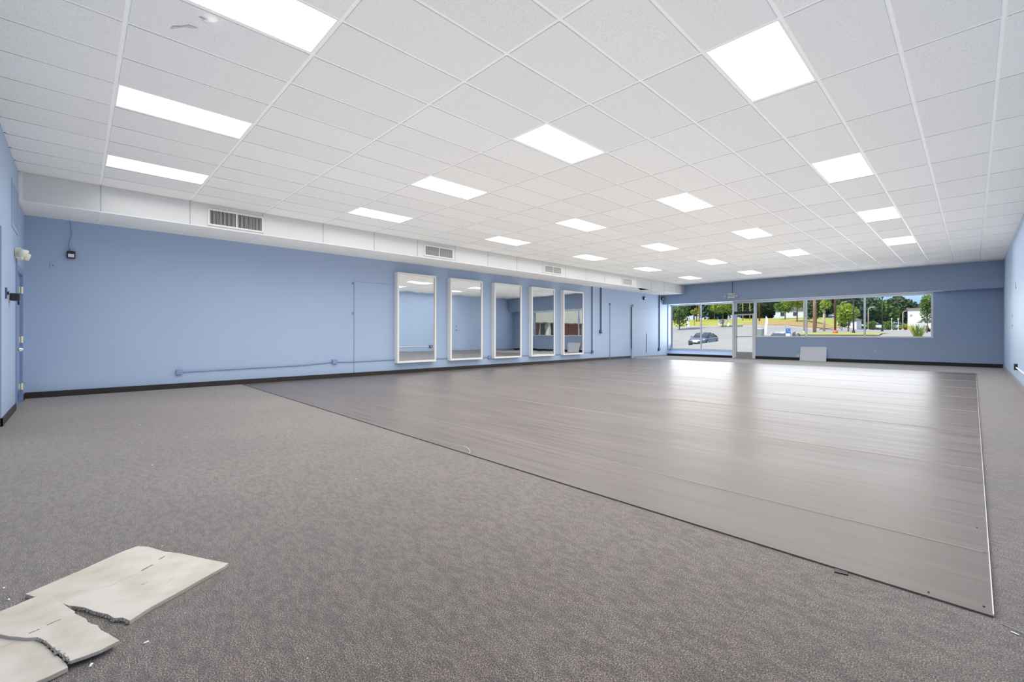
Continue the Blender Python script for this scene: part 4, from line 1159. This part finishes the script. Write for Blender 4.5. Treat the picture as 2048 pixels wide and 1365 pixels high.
# cars
def car(label, x, y, z, rz, paint, detail=True):
    t = empty('parked_car', (x, y, z), label, 'car')
    t.rotation_euler = (0, 0, rz)
    WORLD[t.name] = (0, 0, 0)      # car parts are laid out around the origin
    def ring(yy, hw, zb, zt):
        return [(-hw * .90, yy, zb), (-hw, yy, zb + .16), (-hw, yy, zt - .20), (-hw * .90, yy, zt - .05), (-hw * .55, yy, zt), (hw * .55, yy, zt), (hw * .90, yy, zt - .05), (hw, yy, zt - .20), (hw, yy, zb + .16), (hw * .90, yy, zb)]
    st = [(-2.35, .60, .36, .62), (-2.27, .78, .24, .70), (-2.0, .88, .2, .78), (-1.5, .92, .2, .86), (-1.0, .93, .2, .92), (-.4, .93, .2, .95), (.5, .93, .2, .97), (1.3, .93, .2, .99), (1.9, .91, .24, 1.02), (2.25, .84, .32, 1.02), (2.35, .70, .45, .92)]
    MB().loft([ring(*s) for s in st]).build('body', paint, t, smooth=True)
    gh = [(-1.12, .74, .90, .93), (-.75, .75, .92, 1.13), (-.25, .75, .94, 1.36), (.25, .74, .95, 1.43), (.8, .73, .96, 1.42), (1.3, .73, .97, 1.32), (1.75, .72, .98, 1.16), (2.1, .70, 1.0, 1.03)]
    MB().loft([[(-hw - .08, yy, zb), (-hw * .80, yy, zt - .02), (-hw * .5, yy, zt), (hw * .5, yy, zt), (hw * .80, yy, zt - .02), (hw + .08, yy, zb)] for yy, hw, zb, zt in gh]).build('windows', m_dark_glass, t, smooth=True)
    MB().loft([[(-hw, yy, zt - .02), (0, yy, zt + .02), (hw, yy, zt - .02), (hw, yy, zt - .06), (-hw, yy, zt - .06)] for yy, hw, zt in ((-.32, .58, 1.36), (.25, .60, 1.455), (.8, .60, 1.445), (1.25, .57, 1.36))]).build('roof', paint, t, smooth=True)
    for s in (-1, 1):
        for yy in (-1.45, 1.42):
            w = MB().tube([(s * .72, yy, .33), (s * .95, yy, .33)], .33, 18).build('wheel', m_rubber, t)
            MB().tube([(s * .94, yy, .33), (s * .962, yy, .33)], .22, 14).build('rim', m_grey_metal, w)
        if detail:
            MB().loft([[(s * .60, -2.28, .60), (s * .82, -2.17, .62), (s * .86, -1.95, .72), (s * .66, -2.10, .70)], [(s * .60, -2.31, .61), (s * .83, -2.20, .63), (s * .88, -1.96, .745), (s * .66, -2.13, .725)]]).build('headlight', m_headlight, t)
            MB().sphere((s * 1.0, -.78, .98), .11, 8, 6, .7).build('side_mirror', paint, t, smooth=True)
            MB().tube([(s * .72, -1.05, .93), (s * .60, -.28, 1.39)], .035, 6).build('pillar', paint, t)
            MB().tube([(s * .81, .35, .95), (s * .61, .38, 1.42)], .03, 6).build('pillar', paint, t)
            MB().tube([(s * .80, 2.0, 1.0), (s * .60, 1.2, 1.36)], .035, 6).build('pillar', paint, t)
    if detail:
        MB().box(-.62, .62, -2.355, -2.2, .24, .36).build('lower_grille', m_black, t)
        MB().box(-.26, .26, -2.375, -2.34, .40, .50).build('number_plate', m_white, t)
    return t
car('dark blue sedan parked in the open lot facing the windows', -9.15, 49.2, -.1, .06, m_car_blue)
car('silver white sedan parked close below the long window', 1.85, 36.8, -.1, .0, m_car_silver)
car('white car at the far end of the long window', 8.35, 66, gz(8.35, 66), .35, m_car_white)
far = [(-2.6, 118, 1.5, m_car_white, 'white sedan parked behind the large rounded tree'), (.9, 119, 1.6, m_car_silver, 'silver sedan parked behind the second window mullion'), (4.4, 117, 1.5, m_car_red, 'red car parked beyond the slender black lamp post'),
       (-8.2, 117, 1.5, m_car_blue, 'dark car parked behind the thick tan pole'), (-13.4, 117, 1.6, m_car_white, 'white car parked left of the thick tan pole'), (-29.5, 73.6, 1.4, m_car_silver, 'grey car at the edge of the first window')]
for x, y, rz, m, lab in far:
    car(lab, x, y, gz(x, y), rz, m, False)

# wires across the street
for n, (a, b, lab) in enumerate((((-1.15, 60, 9.9), (30, 66, 9.0), 'upper power line running from the thick tan pole'), ((2.55, 50, 9.3), (-29.4, 95, 13.0), 'power line crossing from the red pole to the bank'))):
    a, b = Vector(a), Vector(b)
    pts = [a.lerp(b, u) - Vector((0, 0, 1.2 * 4 * u * (1 - u))) for u in np.linspace(0, 1, 12)]
    tag(MB().tube(pts, .02, 5).build('power_line', m_lamp_black), lab, 'power line')
